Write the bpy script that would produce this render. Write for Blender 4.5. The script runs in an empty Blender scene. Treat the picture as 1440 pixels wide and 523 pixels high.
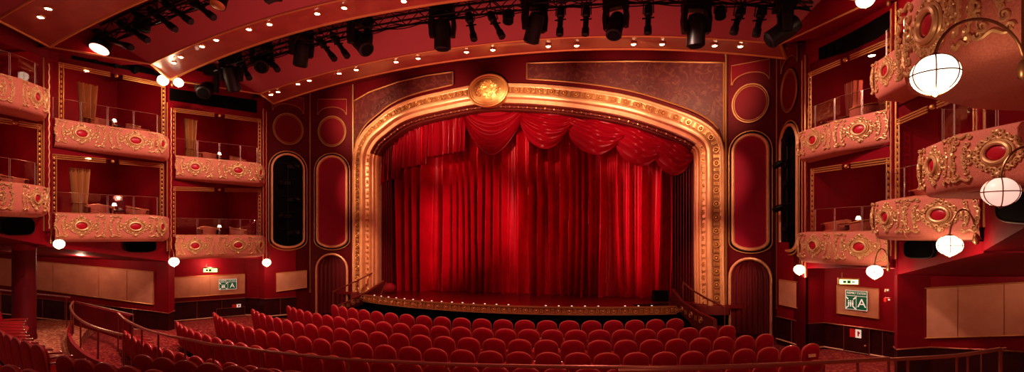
import bpy, math, random
from mathutils import Vector, Matrix
random.seed(7)
PI = math.pi
EYE = 3.15
CAM = (5.4, 0.0)
T = math.radians(17); CT, ST = math.cos(T), math.sin(T)
F = 750.0
scene = bpy.context.scene
col = scene.collection

# ------------------------------------------------------------ where things stand (room coordinates, metres)
def ray(px, py):
    u = (px-720)/F; v = (333-py)/F
    return CT*u-ST, CT+ST*u, v
def atZ(px, py, Z):
    a, b, v = ray(px, py); return Vector((CAM[0]+a*Z, b*Z, EYE+v*Z))
def onY(px, py, Y):
    a, b, v = ray(px, py); return atZ(px, py, Y/b)
def onz(px, py, z):
    a, b, v = ray(px, py); return atZ(px, py, (z-EYE)/v)
def onP(px, py, P, Q):
    a, b, v = ray(px, py)
    dx, dy = Q[0]-P[0], Q[1]-P[1]
    t = ((P[0]-CAM[0])*dy-(P[1]-CAM[1])*dx)/(a*dy-b*dx)
    return atZ(px, py, t)
def camXZ(X, Z): return (CAM[0]+CT*X-ST*Z, ST*X+CT*Z)

# ------------------------------------------------------------ materials
def mat(name, rgb, rough=.6, metal=0, emit=None, es=0, sheen=0, spec=None, noise=None, bump=None, alpha=None, coat=0):
    m = bpy.data.materials.new(name); m.use_nodes = True
    nt = m.node_tree; b = nt.nodes['Principled BSDF']
    b.inputs['Base Color'].default_value = (*rgb, 1); b.inputs['Roughness'].default_value = rough
    b.inputs['Metallic'].default_value = metal
    if sheen:
        b.inputs['Sheen Weight'].default_value = sheen; b.inputs['Sheen Roughness'].default_value = .4
        b.inputs['Sheen Tint'].default_value = (1, .25, .2, 1)
    if spec is not None: b.inputs['Specular IOR Level'].default_value = spec
    if coat: b.inputs['Coat Weight'].default_value = coat
    if emit: b.inputs['Emission Color'].default_value = (*emit, 1); b.inputs['Emission Strength'].default_value = es
    if alpha is not None: b.inputs['Alpha'].default_value = alpha
    if noise or bump:
        tc = nt.nodes.new('ShaderNodeTexCoord')
        n = nt.nodes.new('ShaderNodeTexNoise'); n.inputs['Scale'].default_value = (noise or bump)[0]
        n.inputs['Detail'].default_value = 4
        nt.links.new(tc.outputs['Object'], n.inputs['Vector'])
        if noise:
            r = nt.nodes.new('ShaderNodeValToRGB')
            r.color_ramp.elements[0].position = .35; r.color_ramp.elements[1].position = .65
            r.color_ramp.elements[0].color = (*noise[1], 1); r.color_ramp.elements[1].color = (*rgb, 1)
            nt.links.new(n.outputs['Fac'], r.inputs['Fac']); nt.links.new(r.outputs['Color'], b.inputs['Base Color'])
        if bump:
            bp = nt.nodes.new('ShaderNodeBump'); bp.inputs['Strength'].default_value = bump[1]; bp.inputs['Distance'].default_value = .02
            nt.links.new(n.outputs['Fac'], bp.inputs['Height']); nt.links.new(bp.outputs['Normal'], b.inputs['Normal'])
    return m
M = {}
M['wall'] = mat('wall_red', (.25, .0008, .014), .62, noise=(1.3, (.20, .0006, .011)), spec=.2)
M['wallf'] = mat('wall_red_darkened', (.13, .0004, .007), .6, noise=(1.3, (.10, .0003, .005)), spec=.2)  # wall red darkened in the colour to offset spill from the column spots
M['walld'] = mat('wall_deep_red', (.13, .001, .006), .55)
M['panelred'] = mat('panel_red', (.34, .001, .034), .6, noise=(3, (.31, .001, .030)), spec=.25)
M['roundred'] = mat('round_panel_red', (.17, .001, .010), .6, spec=.2)
M['cream'] = mat('cream_panel', (.62, .30, .19), .7, noise=(2.2, (.52, .22, .14)))
M['wood'] = mat('dark_mahogany', (.05, .004, .006), .35, noise=(6, (.03, .002, .003)))
M['gold'] = mat('gold_leaf', (.66, .33, .12), .38, .55, bump=(40, .25))
M['channel'] = mat('channel_gold_shaded', (.34, .13, .05), .5, .3)  # gold darkened: recess shade behind the rings put into the colour
M['goldd'] = mat('old_gold', (.42, .19, .07), .45, .5)
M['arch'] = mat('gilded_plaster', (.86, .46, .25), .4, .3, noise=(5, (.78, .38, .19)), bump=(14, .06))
M['archin'] = mat('dark_red_brown_plaster', (.16, .025, .018), .5, .1)  # dark red-brown of the arch soffit and stair panels
M['plush'] = mat('salmon_plush', (.68, .25, .18), .85, sheen=.3, noise=(60, (.57, .18, .125)), bump=(120, .3))
M['relief'] = mat('gilt_relief', (.74, .46, .23), .38, .35)
M['gem'] = mat('crimson_cabochon', (.50, .01, .035), .35)
M['velvet'] = mat('seat_velvet', (.38, .0005, .022), .6, noise=(7, (.31, .0005, .018)), spec=.22)
M['velvetd'] = mat('seat_cushion_velvet', (.36, .003, .016), .7, sheen=.2)
M['trimwood'] = mat('seat_trim', (.50, .10, .07), .3)
M['armlit'] = mat('arm_panel_lit_red', (.75, .03, .06), .5)  # lit look of the arm panels put into a brighter red
M['arm'] = mat('arm_pad', (.30, .02, .02), .35)
M['steel'] = mat('steel_cap', (.7, .55, .45), .25, .8)
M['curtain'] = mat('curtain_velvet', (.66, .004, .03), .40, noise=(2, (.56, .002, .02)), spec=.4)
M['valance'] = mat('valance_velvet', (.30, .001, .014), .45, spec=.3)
M['ceil'] = mat('ceiling_rose', (.36, .09, .10), .6, spec=.2)
M['hoop'] = mat('ceiling_hoop', (.34, .085, .065), .32, coat=.3, noise=(2.5, (.27, .06, .045)))
M['black'] = mat('black_paint', (.003, .002, .002), .6, spec=.1)
M['blackm'] = mat('black_metal', (.010, .005, .005), .45, spec=.25)
M['pit'] = mat('black_pit', (.002, .001, .001), .9, spec=.05)
M['white'] = mat('globe_glass', (1, .9, .8), .3, emit=(1, .80, .60), es=3)
M['whitedim'] = mat('unlit_globe_glow', (1, .82, .75), .3, emit=(1, .60, .50), es=.75)  # glow put into the glass, though this globe is unlit
M['bulb'] = mat('downlight_lens', (1, .9, .7), .3, emit=(1, .74, .42), es=30)
M['bulb2'] = mat('small_lamp', (1, .9, .7), .3, emit=(1, .8, .55), es=6)
M['foot'] = mat('footlight_lens', (.9, .8, .7), .3, emit=(1, .85, .7), es=.7)
M['redlens'] = mat('red_lens', (1, .4, .3), .3, emit=(1, .32, .22), es=6)
M['brass'] = mat('brass_rail', (.38, .13, .085), .28, .6)
M['bronze'] = mat('bronze_arm', (.30, .15, .07), .35, .7)
M['stage'] = mat('stage_boards', (.16, .006, .008), .3)
M['drape'] = mat('gold_drape', (.62, .28, .11), .6)
M['chair'] = mat('chair_fabric', (.48, .13, .08), .7)
M['green'] = mat('sign_green', (.0, .10, .045), .5, emit=(0, .16, .07), es=.2)  # faint glow put into the sign board, which is no lamp
M['lime'] = mat('exit_light', (.6, .8, .3), .5, emit=(.75, .9, .35), es=2.2)
M['signwhite'] = mat('sign_white', (.9, .85, .8), .5, emit=(.9, .9, .8), es=.3)  # faint glow put into white sign parts that are no lamps
M['signred'] = mat('sign_red', (.6, .02, .02), .5)
M['tile'] = mat('wine_trim', (.22, .03, .03), .4)
M['base'] = mat('pale_skirting', (.75, .45, .30), .4)
def glass():
    m = bpy.data.materials.new('clear_glass'); m.use_nodes = True; nt = m.node_tree
    nt.nodes.remove(nt.nodes['Principled BSDF']); o = nt.nodes['Material Output']
    t = nt.nodes.new('ShaderNodeBsdfTransparent'); g = nt.nodes.new('ShaderNodeBsdfGlossy'); g.inputs['Roughness'].default_value = .04
    t.inputs['Color'].default_value = (.93, .9, .9, 1)
    x = nt.nodes.new('ShaderNodeMixShader'); x.inputs['Fac'].default_value = .14
    nt.links.new(t.outputs[0], x.inputs[1]); nt.links.new(g.outputs[0], x.inputs[2]); nt.links.new(x.outputs[0], o.inputs['Surface'])
    return m
M['glass'] = glass()
def carpet(nm='patterned_carpet', hi=(.66, .36, .19, 1), lo=(.36, .09, .05, 1)):
    m = mat(nm, (.3, .03, .02), .95); nt = m.node_tree; b = nt.nodes['Principled BSDF']
    tc = nt.nodes.new('ShaderNodeTexCoord'); v = nt.nodes.new('ShaderNodeTexVoronoi'); v.inputs['Scale'].default_value = 13
    w = nt.nodes.new('ShaderNodeTexNoise'); w.inputs['Scale'].default_value = 9; w.inputs['Detail'].default_value = 3
    a = nt.nodes.new('ShaderNodeMath'); a.operation = 'MULTIPLY'
    r = nt.nodes.new('ShaderNodeValToRGB'); e = r.color_ramp.elements
    e[0].position = .12; e[0].color = hi; e[1].position = .26; e[1].color = lo
    nt.links.new(tc.outputs['Object'], v.inputs['Vector']); nt.links.new(tc.outputs['Object'], w.inputs['Vector'])
    nt.links.new(v.outputs['Distance'], a.inputs[0]); nt.links.new(w.outputs['Fac'], a.inputs[1])
    nt.links.new(a.outputs[0], r.inputs['Fac']); nt.links.new(r.outputs['Color'], b.inputs['Base Color'])
    return m
M['carpet'] = carpet()
M['carpetd'] = carpet('aisle_carpet', (.34, .06, .03, 1), (.16, .004, .01, 1))
def fresco():
    m = mat('painted_spandrel', (.2, .03, .02), .6); nt = m.node_tree; b = nt.nodes['Principled BSDF']
    tc = nt.nodes.new('ShaderNodeTexCoord'); v = nt.nodes.new('ShaderNodeTexVoronoi'); v.feature = 'DISTANCE_TO_EDGE'; v.inputs['Scale'].default_value = 2.6
    n = nt.nodes.new('ShaderNodeTexNoise'); n.inputs['Scale'].default_value = 3; n.inputs['Detail'].default_value = 6; n.inputs['Distortion'].default_value = 2.5
    r = nt.nodes.new('ShaderNodeValToRGB'); e = r.color_ramp.elements
    e[0].position = .40; e[0].color = (.085, .006, .008, 1); e[1].position = .62; e[1].color = (.15, .032, .02, 1)
    e2 = r.color_ramp.elements.new(.52); e2.color = (.105, .010, .010, 1)
    nt.links.new(tc.outputs['Object'], n.inputs['Vector']); nt.links.new(n.outputs['Fac'], r.inputs['Fac'])
    nt.links.new(r.outputs['Color'], b.inputs['Base Color'])
    return m
M['fresco'] = fresco()

# ------------------------------------------------------------ mesh builder
class MB:
    def __init__(s): s.v = []; s.f = []
    def add(s, vs, fs):
        o = len(s.v); s.v += [tuple(p) for p in vs]; s.f += [tuple(i+o for i in f) for f in fs]; return s
    def quad(s, *p): return s.add(p, [tuple(range(len(p)))])
    def box(s, c, d, rz=0, mtx=None):
        x, y, z = d[0]/2, d[1]/2, d[2]/2; vs = []
        R = Matrix.Rotation(rz, 3, 'Z') if mtx is None else mtx
        for a, b, e in ((-x,-y,-z),(x,-y,-z),(x,y,-z),(-x,y,-z),(-x,-y,z),(x,-y,z),(x,y,z),(-x,y,z)):
            vs.append(R@Vector((a, b, e))+Vector(c))
        return s.add(vs, [(0,3,2,1),(4,5,6,7),(0,1,5,4),(1,2,6,5),(2,3,7,6),(3,0,4,7)])
    def prism(s, pts, off):
        n = len(pts); off = Vector(off); a = [Vector(p) for p in pts]; b = [p+off for p in a]
        s.add(a+b, [tuple(range(n))[::-1], tuple(range(n, 2*n))]+[(i, (i+1)%n, n+(i+1)%n, n+i) for i in range(n)]); return s
    def tube(s, pts, r, n=6, closed=False, cap=True):
        pts = [Vector(p) for p in pts]; k = len(pts)
        rs = r if isinstance(r, (list, tuple)) else [r]*k
        vs = []; prev = None
        for i, p in enumerate(pts):
            if closed: d = pts[(i+1)%k]-pts[i-1]
            else: d = pts[min(i+1, k-1)]-pts[max(i-1, 0)]
            if d.length < 1e-9: d = Vector((0, 0, 1))
            d.normalize()
            if prev is None:
                a = Vector((0, 0, 1)) if abs(d.z) < .9 else Vector((1, 0, 0))
                u = d.cross(a).normalized()
            else: u = (prev-d*prev.dot(d)).normalized()
            prev = u; w = d.cross(u)
            for j in range(n):
                t = 2*PI*j/n; vs.append(p+(u*math.cos(t)+w*math.sin(t))*rs[i])
        fs = []
        for i in range(k if closed else k-1):
            for j in range(n):
                a = i*n+j; b = i*n+(j+1)%n; i2 = (i+1)%k
                fs.append((a, b, i2*n+(j+1)%n, i2*n+j))
        if not closed and cap: fs += [tuple(range(n))[::-1], tuple((k-1)*n+j for j in range(n))]
        return s.add(vs, fs)
    def lathe(s, prof, c=(0, 0, 0), n=20, axis=None, sy=1):
        R = Matrix.Identity(3) if axis is None else Vector((0, 0, 1)).rotation_difference(Vector(axis)).to_matrix()
        vs = []
        for (r, z) in prof:
            for j in range(n):
                t = 2*PI*j/n; vs.append(R@Vector((r*math.cos(t), r*math.sin(t)*sy, z))+Vector(c))
        fs = [(i*n+j, i*n+(j+1)%n, (i+1)*n+(j+1)%n, (i+1)*n+j) for i in range(len(prof)-1) for j in range(n)]
        fs += [tuple(range(n))[::-1], tuple((len(prof)-1)*n+j for j in range(n))]
        return s.add(vs, fs)
    def grid(s, rows):
        m = len(rows[0]); vs = [p for r in rows for p in r]
        return s.add(vs, [(i*m+j, i*m+j+1, (i+1)*m+j+1, (i+1)*m+j) for i in range(len(rows)-1) for j in range(m-1)])
    def ell(s, c, r, n=10, k=6, mtx=None):
        vs = []
        for i in range(k+1):
            ph = -PI/2+PI*i/k
            for j in range(n):
                t = 2*PI*j/n; p = Vector((r[0]*math.cos(ph)*math.cos(t), r[1]*math.cos(ph)*math.sin(t), r[2]*math.sin(ph)))
                vs.append((mtx@p if mtx else p)+Vector(c))
        return s.add(vs, [(i*n+j, i*n+(j+1)%n, (i+1)*n+(j+1)%n, (i+1)*n+j) for i in range(k) for j in range(n)])
    def mesh(s, name, m, smooth=True):
        me = bpy.data.meshes.new(name); me.from_pydata(s.v, [], s.f); me.materials.append(m)
        me.validate()
        if smooth:
            for p in me.polygons: p.use_smooth = True
            try: me.set_sharp_from_angle(angle=math.radians(40))
            except Exception: pass
        me.update(); return me
    def build(s, name, m, parent=None, smooth=True, mtx=None):
        return link(name, s.mesh(name, m, smooth), parent, mtx)
def link(name, data, parent=None, mtx=None):
    o = bpy.data.objects.new(name, data); col.objects.link(o)
    if parent: o.parent = parent
    if mtx is not None: o.matrix_local = mtx
    return o
def tag(o, label=None, cat=None, group=None, kind=None):
    if label: o['label'] = label
    if cat: o['category'] = cat
    if group: o['group'] = group
    if kind: o['kind'] = kind
    return o
def empty(name, loc, rz=0, label=None, cat=None, group=None, mtx=None):
    o = bpy.data.objects.new(name, None); col.objects.link(o)
    o.empty_display_size = .1
    if mtx is not None: o.matrix_world = mtx
    else: o.location = loc; o.rotation_euler = (0, 0, rz)
    return tag(o, label, cat, group)
def struct(name, mb, m, smooth=False): return tag(mb.build(name, m, smooth=smooth), kind='structure')
def copy_tree(root, parent=None):
    c = root.copy(); col.objects.link(c)
    if parent: c.parent = parent
    for ch in list(root.children): copy_tree(ch, c)
    return c
def frame_mtx(p, q, at=.5, z=0, flip=1, off=0):
    """facet frame: x along p->q, y up, z out (towards the hall side given by flip)"""
    p = Vector((p[0], p[1], 0)); q = Vector((q[0], q[1], 0)); s = (q-p).normalized()
    n = s.cross(Vector((0, 0, 1)))
    if flip < 0: s = -s; n = -n
    c = p+(q-p)*at+n*off; c.z = z
    m = Matrix.Identity(4)
    for i in range(3): m[i][0] = s[i]; m[i][1] = (0, 0, 1)[i]; m[i][2] = n[i]; m[i][3] = c[i]
    return m
def smooth_path(pts, n=8):
    out = []
    P = [Vector(p) for p in pts]
    for i in range(len(P)-1):
        a, b, c, d = P[max(i-1, 0)], P[i], P[i+1], P[min(i+2, len(P)-1)]
        for k in range(n):
            t = k/n
            out.append(.5*((2*b)+(c-a)*t+(2*a-5*b+4*c-d)*t*t+(3*b-a-3*c+d)*t**3))
    out.append(P[-1]); return out
ORD = ['first','second','third','fourth','fifth','sixth','seventh','eighth','ninth','tenth','eleventh','twelfth','thirteenth','fourteenth','fifteenth','sixteenth','seventeenth','eighteenth','nineteenth','twentieth','twenty-first','twenty-second','twenty-third','twenty-fourth','twenty-fifth','twenty-sixth','twenty-seventh','twenty-eighth','twenty-ninth','thirtieth','thirty-first','thirty-second']

# ============================================================ FLOOR
CY = 23.5
def floor_z(r, x):
    b = .05-.05*(min(max(r, 10), 14)-10)
    k = min(max((abs(x)-7.8)/1.5, 0), 1)
    return b*(1-k)+.2*k
mb = MB(); rows = []
for i in range(40):
    r = 5+11.45*i/39; rows.append([])
    for j in range(61):
        a = math.radians(-62+124*j/60); x = r*math.sin(a); y = CY-r*math.cos(a)
        rows[-1].append((x, y, floor_z(r, x)))
mb.grid(rows); struct('floor', mb, M['carpetd'], True)
DECK = .45
mb = MB(); rows = []
for r in (16.45, 26):
    rows.append([(r*math.sin(math.radians(-62+124*j/60)), CY-r*math.cos(math.radians(-62+124*j/60)), DECK) for j in range(61)])
mb.grid(rows)
rows = [[(16.45*math.sin(math.radians(-62+124*j/60)), CY-16.45*math.cos(math.radians(-62+124*j/60)), z) for j in range(61)] for z in (-.3, DECK)]
mb.grid(rows); struct('floor_raised_deck', mb, M['carpet'])

# ============================================================ STAGE
ZS = EYE-2.1
def lip(x): return 26.5-math.sqrt(max(11.0**2-x*x, 0))
mb = MB()
xs = [-5.4+10.85*i/48 for i in range(49)]
front = [(x, lip(x)) for x in xs]
mb.grid([[(x, y, ZS) for x, y in front], [(x, 20.5, ZS) for x, y in front]])
mb.box((-7, 18.75, ZS-.05), (3.3, 2.2, .1)); mb.box((7, 18.75, ZS-.05), (3.3, 2.2, .1))
struct('floor_stage', mb, M['stage'])
mb = MB(); mb.quad((-9, 20.4, -.2), (9, 20.4, -.2), (9, 20.4, 9.6), (-9, 20.4, 9.6)); struct('wall_stage_back', mb, M['pit'])
mb = MB(); mb.grid([[(x, y+.02, -.1) for x, y in front], [(x, y+.02, ZS-.22) for x, y in front]])
struct('wall_stage_front', mb, M['pit'], True)
# frieze
fr = empty('stage_frieze', (0, lip(0), ZS-.12), label='curved gilded frieze of rosettes along the front edge of the stage', cat='frieze')
inv = Matrix.Translation((0, -lip(0), -(ZS-.12)))
mb = MB(); prof = [(.05, 0.01), (-.06, 0.01), (-.06, -.035), (-.02, -.045), (-.02, -.195), (-.06, -.205), (-.06, -.24), (.02, -.24)]
mb.grid([[(x, y+o, ZS+z) for x, y in front] for o, z in prof])
mb.build('moulding', M['goldd'], fr, mtx=inv)
mb = MB(); L = 0; nxt = .12; kk = 0
for i in range(len(front)-1):
    a, b = Vector((*front[i], 0)), Vector((*front[i+1], 0)); d = (b-a).length
    while nxt < L+d:
        p = a+(b-a)*((nxt-L)/d); s = (b-a).normalized(); n = s.cross(Vector((0, 0, 1)))
        c = Vector((p.x, p.y, ZS-.12))+n*.03
        if kk % 2 == 0:
            mb.tube([c+(s*math.cos(t)+Vector((0, 0, 1))*math.sin(t))*.068 for t in [2*PI*q/12 for q in range(12)]], .019, 5, True)
            mb.ell(c, (.04, .04, .04), 8, 4)
        else:
            for o in (-.025, .025): mb.box(c+s*o, (.024, .06, .12), math.atan2(s.y, s.x))
            for z in (-.055, .055): mb.box(c+Vector((0, 0, z)), (.1, .03, .02), math.atan2(s.y, s.x))
        kk += 1; nxt += .165
    L += d
mb.build('rosette_band', M['gold'], fr, mtx=inv)
for i in range(26):   # footlights
    x = -4.9+i*.385
    if i in (15, 16, 22): continue
    o = MB().lathe([(.03, 0), (.05, .01), (.05, .03), (.02, .045)], n=10).build('footlight', M['foot'])
    o.location = (x, lip(x)+.18, ZS); o.scale = (.6, .45, .5)
    tag(o, 'small footlight on the stage edge, %s from the left' % ORD[i], 'footlight', 'footlights along the stage edge')
# side stair walls with frieze, handrails
def stair_wall(pts_px, P, Q, rail_px, side, ros):
    e = empty('stair_wall', (P[0], P[1], ZS-1), label='sloping gilded stair wall at the %s end of the stage' % side, cat='stair wall', group='stair walls beside the stage')
    iv = Matrix.Translation((-P[0], -P[1], -(ZS-1)))
    pts = [onP(x, y, P, Q) for x, y in pts_px]
    d = Vector((Q[0]-P[0], Q[1]-P[1], 0)).normalized(); n = Vector((-d.y, d.x, 0))
    if n.y < 0: n = -n
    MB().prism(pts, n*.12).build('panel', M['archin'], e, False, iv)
    k = len(pts_px)//2
    MB().tube([p+Vector((0, 0, .02))+n*.06 for p in pts[:k]], .045, 8).build('coping', M['tile'], e, True, iv)
    m2 = MB()
    for i, (x, y) in enumerate(ros):
        c = onP(x, y, P, Q)-n*.02
        if i % 2 == 0:
            m2.tube([c+(d*math.cos(t)+Vector((0, 0, 1))*math.sin(t))*.085 for t in [2*PI*q/12 for q in range(12)]], .018, 5, True); m2.ell(c, (.04, .04, .04), 8, 4)
        else:
            for o in (-.04, .04): m2.box(c+d*o, (.025, .03, .13), math.atan2(d.y, d.x))
    m2.build('rosette_band', M['gold'], e, True, iv)
    h = empty('stair_handrail', onP(*rail_px[0], P, Q), label='dark slanting handrail beside the %s stage steps' % side, cat='handrail', group='handrails of the stage steps')
    o = h.location.copy(); rp = [onP(x, y, P, Q)+n*.35 for x, y in rail_px]
    hv = Matrix.Translation(-o)
    MB().tube(rp, .028, 8).build('rail', M['brass'], h, True, hv)
    for p in (rp[0], rp[len(rp)//2], rp[-1]): MB().tube([p, p-Vector((0, 0, .62))], .016, 6).build('post', M['brass'], h, True, hv)
stair_wall([(541, 396), (516, 413), (497, 421), (478, 429), (478, 441), (516, 425), (541, 420)], (-5.4, 17.35), (-5.75, 15.9), [(543, 379), (512, 395), (478, 411)], 'left', [(509, 419), (503, 423), (496, 425), (489, 429), (482, 432)])
stair_wall([(944, 408), (957, 425), (979, 440), (1003, 451), (1003, 472), (975, 458), (957, 441), (944, 432)], (5.45, 17.2), (6.4, 15.5), [(946, 397), (958, 408), (980, 421), (1003, 432)], 'right', [(959, 435), (965, 439), (972, 442.5), (979, 447), (986, 450)])
# small things on stage
p = onz(541, 413, ZS)
e = empty('prop_ball', p, label='small dark red ball shaped prop with slanting stick at left stage edge', cat='prop')
MB().ell((.15, .1, .2), (.24, .2, .2), 14, 8).build('ball', M['velvetd'], e); MB().tube([(-.15, 0, .0), (.1, -.05, .42)], .02, 6).build('stick', M['trimwood'], e)
p = onz(930, 424, ZS)
e = empty('floor_monitor', p, .2, label='black wedge shaped monitor speaker at the right of the stage', cat='speaker')
MB().prism([(-.25, 0, 0), (-.25, .35, 0), (-.25, .28, .32), (-.25, .1, .36)], (.5, 0, 0)).build('cabinet', M['blackm'], e, False)
MB().prism([(-.21, -.012, .04), (-.21, .08, .34), (-.21, .085, .34), (-.21, .0, .04)], (.42, 0, 0)).build('grille', M['black'], e, False)
mb = MB()
for x0, x1 in ((4.2, 5.2),): mb.tube([(x, lip(x)+.3, ZS+.02) for x in [x0+(x1-x0)*i/8 for i in range(9)]], .03, 6)
tag(mb.build('cable_cover', M['blackm']), 'black cable cover lying along right stage edge', 'cable cover')

# ============================================================ CURTAIN + VALANCE
YC = 19.05
mb = MB(); rows = []
NX, NZ = 1500, 26
ph = []; a = 0
for i in range(NX+1):
    x = i/NX*12.2
    a += (12.2/NX)*2*PI*(2.9+1.0*math.sin(x*1.7+1)+.9*math.sin(x*4.1+.4)); ph.append(a)
for k in range(NZ+1):
    t = k/NZ; z = ZS-.01+t*(6.7); r = []
    for i in range(NX+1):
        x = -6.2+12.9*i/NX
        sw = .05*math.sin(x*2.3+t*2.5)+.03*math.sin(x*6+t*4)
        w = math.sin(ph[i]+.8*(1-t)*math.sin(x*3.1)+.5*math.sin(x*.9)); am = .27*(1+.35*math.sin(x*1.1+.6)+.3*math.sin(x*2.9))
        s = (1-abs(w)**1.6) if w < 0 else -.0
        y = YC-am*(1.35*max(w, 0)**4-.3*(1-abs(w))+.3*w)-.10*(1-t)**6*math.sin(x*9)-.02*math.sin(ph[i]*3.1)
        r.append((x+sw*(1-t), y, z))
    rows.append(r)
mb.grid(rows)
tag(mb.build('stage_curtain', M['curtain']), 'deep red pleated velvet house curtain closed across the stage', 'curtain')
# dark legs at the sides of the curtain
for s, x0, x1 in (('left', -6.2, -5.05), ('right', 5.3, 6.3)):
    mb = MB(); rows = []
    for z in [ZS+.01, ZS+3, ZS+5.6]:
        rows.append([(x0+(x1-x0)*i/80, 18.35-.06*math.sin(i*.9), z) for i in range(81)])
    mb.grid(rows); tag(mb.build('side_drape', M['walld']), 'dark narrow velvet leg hanging at the %s edge of the stage opening' % s, 'drape', 'dark side legs of the stage')
# valance: swags
YV = 18.42
def swag(l, r, top, depth, name, label, tilt=0, nf=7, straight=False, left=None, right=None):
    """l,r x-positions; depth = hanging depth"""
    mb = MB(); rows = []; N = 60; K = 40
    for k in range(K+1):
        v = k/K; row = []
        for i in range(N+1):
            u = i/N
            if straight:
                zb = left+(right-left)*u
                z = top-(top-zb)*v
                y = YV-.09*math.sin(u*nf*2*PI+.9*math.sin(v*2))*(.35+.65*v)-.10*v-.03*math.sin(u*nf*5.1*PI)*v
                x = l+(r-l)*u
            else:
                c = max(1-(2*u-1)**2, 0); c0 = c**.75; cb = c**(.75-.45*min(tilt, 1)) if c > 0 else 0
                di = (1-tilt)*c0+tilt*(.15+.95*u**1.3)
                f = di*(1-v**3)+cb*v**3
                sag = depth*(f*v+.2*v*(1-cb))
                z = top-sag
                y = YV-.05-.22*c0*v**.7-.085*math.sin(v*nf*2*PI+tilt*1.2*math.sin(u*7))*c0**.5*(.5+.5*v)-.04*math.sin(u*9+v*5)*tilt*c0
                x = l+(r-l)*(u+.04*math.sin(2*PI*u)*v)
            row.append((x, y, z))
        rows.append(row)
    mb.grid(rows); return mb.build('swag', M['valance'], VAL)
VAL = empty('valance', (0, YV, EYE+4.3), label='swagged red velvet valance hung under the top of the gilded arch', cat='valance')
def _v(mbfun): return mbfun
_iv = Matrix.Translation((0, -YV, -(EYE+4.3)))
def X(px, py=200): return onY(px, py, YV).x
def Zv(px, py): return onY(px, py, YV).z
def do(o): o.matrix_local = _iv
do(swag(X(528), X(545), Zv(540, 205), 0, '', '', straight=True, nf=2, left=Zv(536, 268), right=Zv(545, 255)))
do(swag(X(541), X(566), Zv(550, 195), 0, '', '', straight=True, nf=4, left=Zv(543, 256), right=Zv(566, 249)))
do(swag(X(562), X(603), Zv(570, 160), 0, '', '', straight=True, nf=6, left=Zv(562, 238), right=Zv(603, 230)))
do(swag(X(597), X(656), Zv(620, 140), 0, '', '', straight=True, nf=8, left=Zv(600, 222), right=Zv(656, 212)))
for l, r, ty, by, ti in ((652, 738, 152, 221, 0), (731, 808, 154, 211, .55), (797, 884, 156, 219, .8), (862, 942, 162, 235, .9), (915, 982, 172, 248, .9)):
    do(swag(X(l), X(r), Zv((l+r)/2, ty-8), Zv((l+r)/2, ty-8)-Zv((l+r)/2, by), '', '', tilt=ti, nf=7))
mb = MB(); mb.grid([[(X(520)+(X(985)-X(520))*i/10, YV+.1, z) for i in range(11)] for z in (EYE+3.3, EYE+6)])
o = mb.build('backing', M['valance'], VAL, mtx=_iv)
# keep the backing only above the swags' tops
for v in o.data.vertices:
    if abs(v.co.z-(EYE+3.3)) < .01:
        t = (v.co.x-X(520))/(X(985)-X(520)); v.co.z = EYE+4.05-2.3*abs(t-.47)**1.7*1.3

# ============================================================ PROSCENIUM ARCH
YA = 17.8
outer_px = [(497, 409), (497, 340), (497, 280), (497, 235), (498, 217), (503, 200), (515, 181), (532, 166), (549, 153), (569, 143), (594, 135), (620, 129), (658, 121), (690, 117.5), (718, 117), (760, 118.5), (812, 123), (863, 130), (900, 138), (934, 148.5), (969, 161), (993, 173), (1009, 187), (1017, 203), (1019, 225), (1019, 300), (1019, 360), (1020, 426)]
OUT = smooth_path([onY(x, y, YA) for x, y in outer_px], 6)
OUT[0].z = ZS-.02; OUT[-1].z = ZS-.02
NR = []
for i, p in enumerate(OUT):
    d = (OUT[min(i+1, len(OUT)-1)]-OUT[max(i-1, 0)]).normalized(); NR.append(Vector((d.z, 0, -d.x)))
# smooth the normals
for _ in range(3): NR = [NR[0]]+[(NR[i-1]+NR[i]+NR[i+1]).normalized() for i in range(1, len(NR)-1)]+[NR[-1]]
def along(d, e): return [p+n*d+Vector((0, e, 0)) for p, n in zip(OUT, NR)]
ARCH = empty('proscenium_arch', (0, YA, ZS), label='tall gilded proscenium arch with beaded mouldings framing the red curtain', cat='arch')
aiv = Matrix.Translation((0, -YA, -ZS))
prof = [(0, .1), (0, -.05), (.035, -.12), (.09, -.13), (.12, -.09), (.15, -.08), (.35, -.09), (.36, -.16), (.40, -.215), (.46, -.235), (.52, -.215), (.555, -.15), (.56, -.05), (.68, .0)]
MB().grid([along(d, e) for d, e in prof]).build('outer_moulding', M['arch'], ARCH, True, aiv)
prof = [(.68, .0), (.69, -.04), (.73, -.05), (.755, .0), (.765, .08), (.79, .055), (.82, .07), (.835, .14), (.84, .21), (.865, .2), (.89, .23), (.90, .34), (.905, .62)]
ks = [i for i, p in enumerate(OUT)]
mb = MB(); lines = [along(d, e) for d, e in prof]
mb.grid([l[:28] for l in lines]); mb.build('inner_moulding', M['arch'], ARCH, True, aiv); MB().grid([l[-34:] for l in lines]).build('inner_moulding', M['arch'], ARCH, True, aiv)
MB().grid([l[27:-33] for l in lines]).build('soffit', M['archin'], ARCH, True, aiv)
MB().grid([along(.155, -.095), along(.345, -.105)]).build('ring_channel_shade', M['channel'], ARCH, True, aiv)  # dark strip painting the groove shade behind the ring beads
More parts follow.
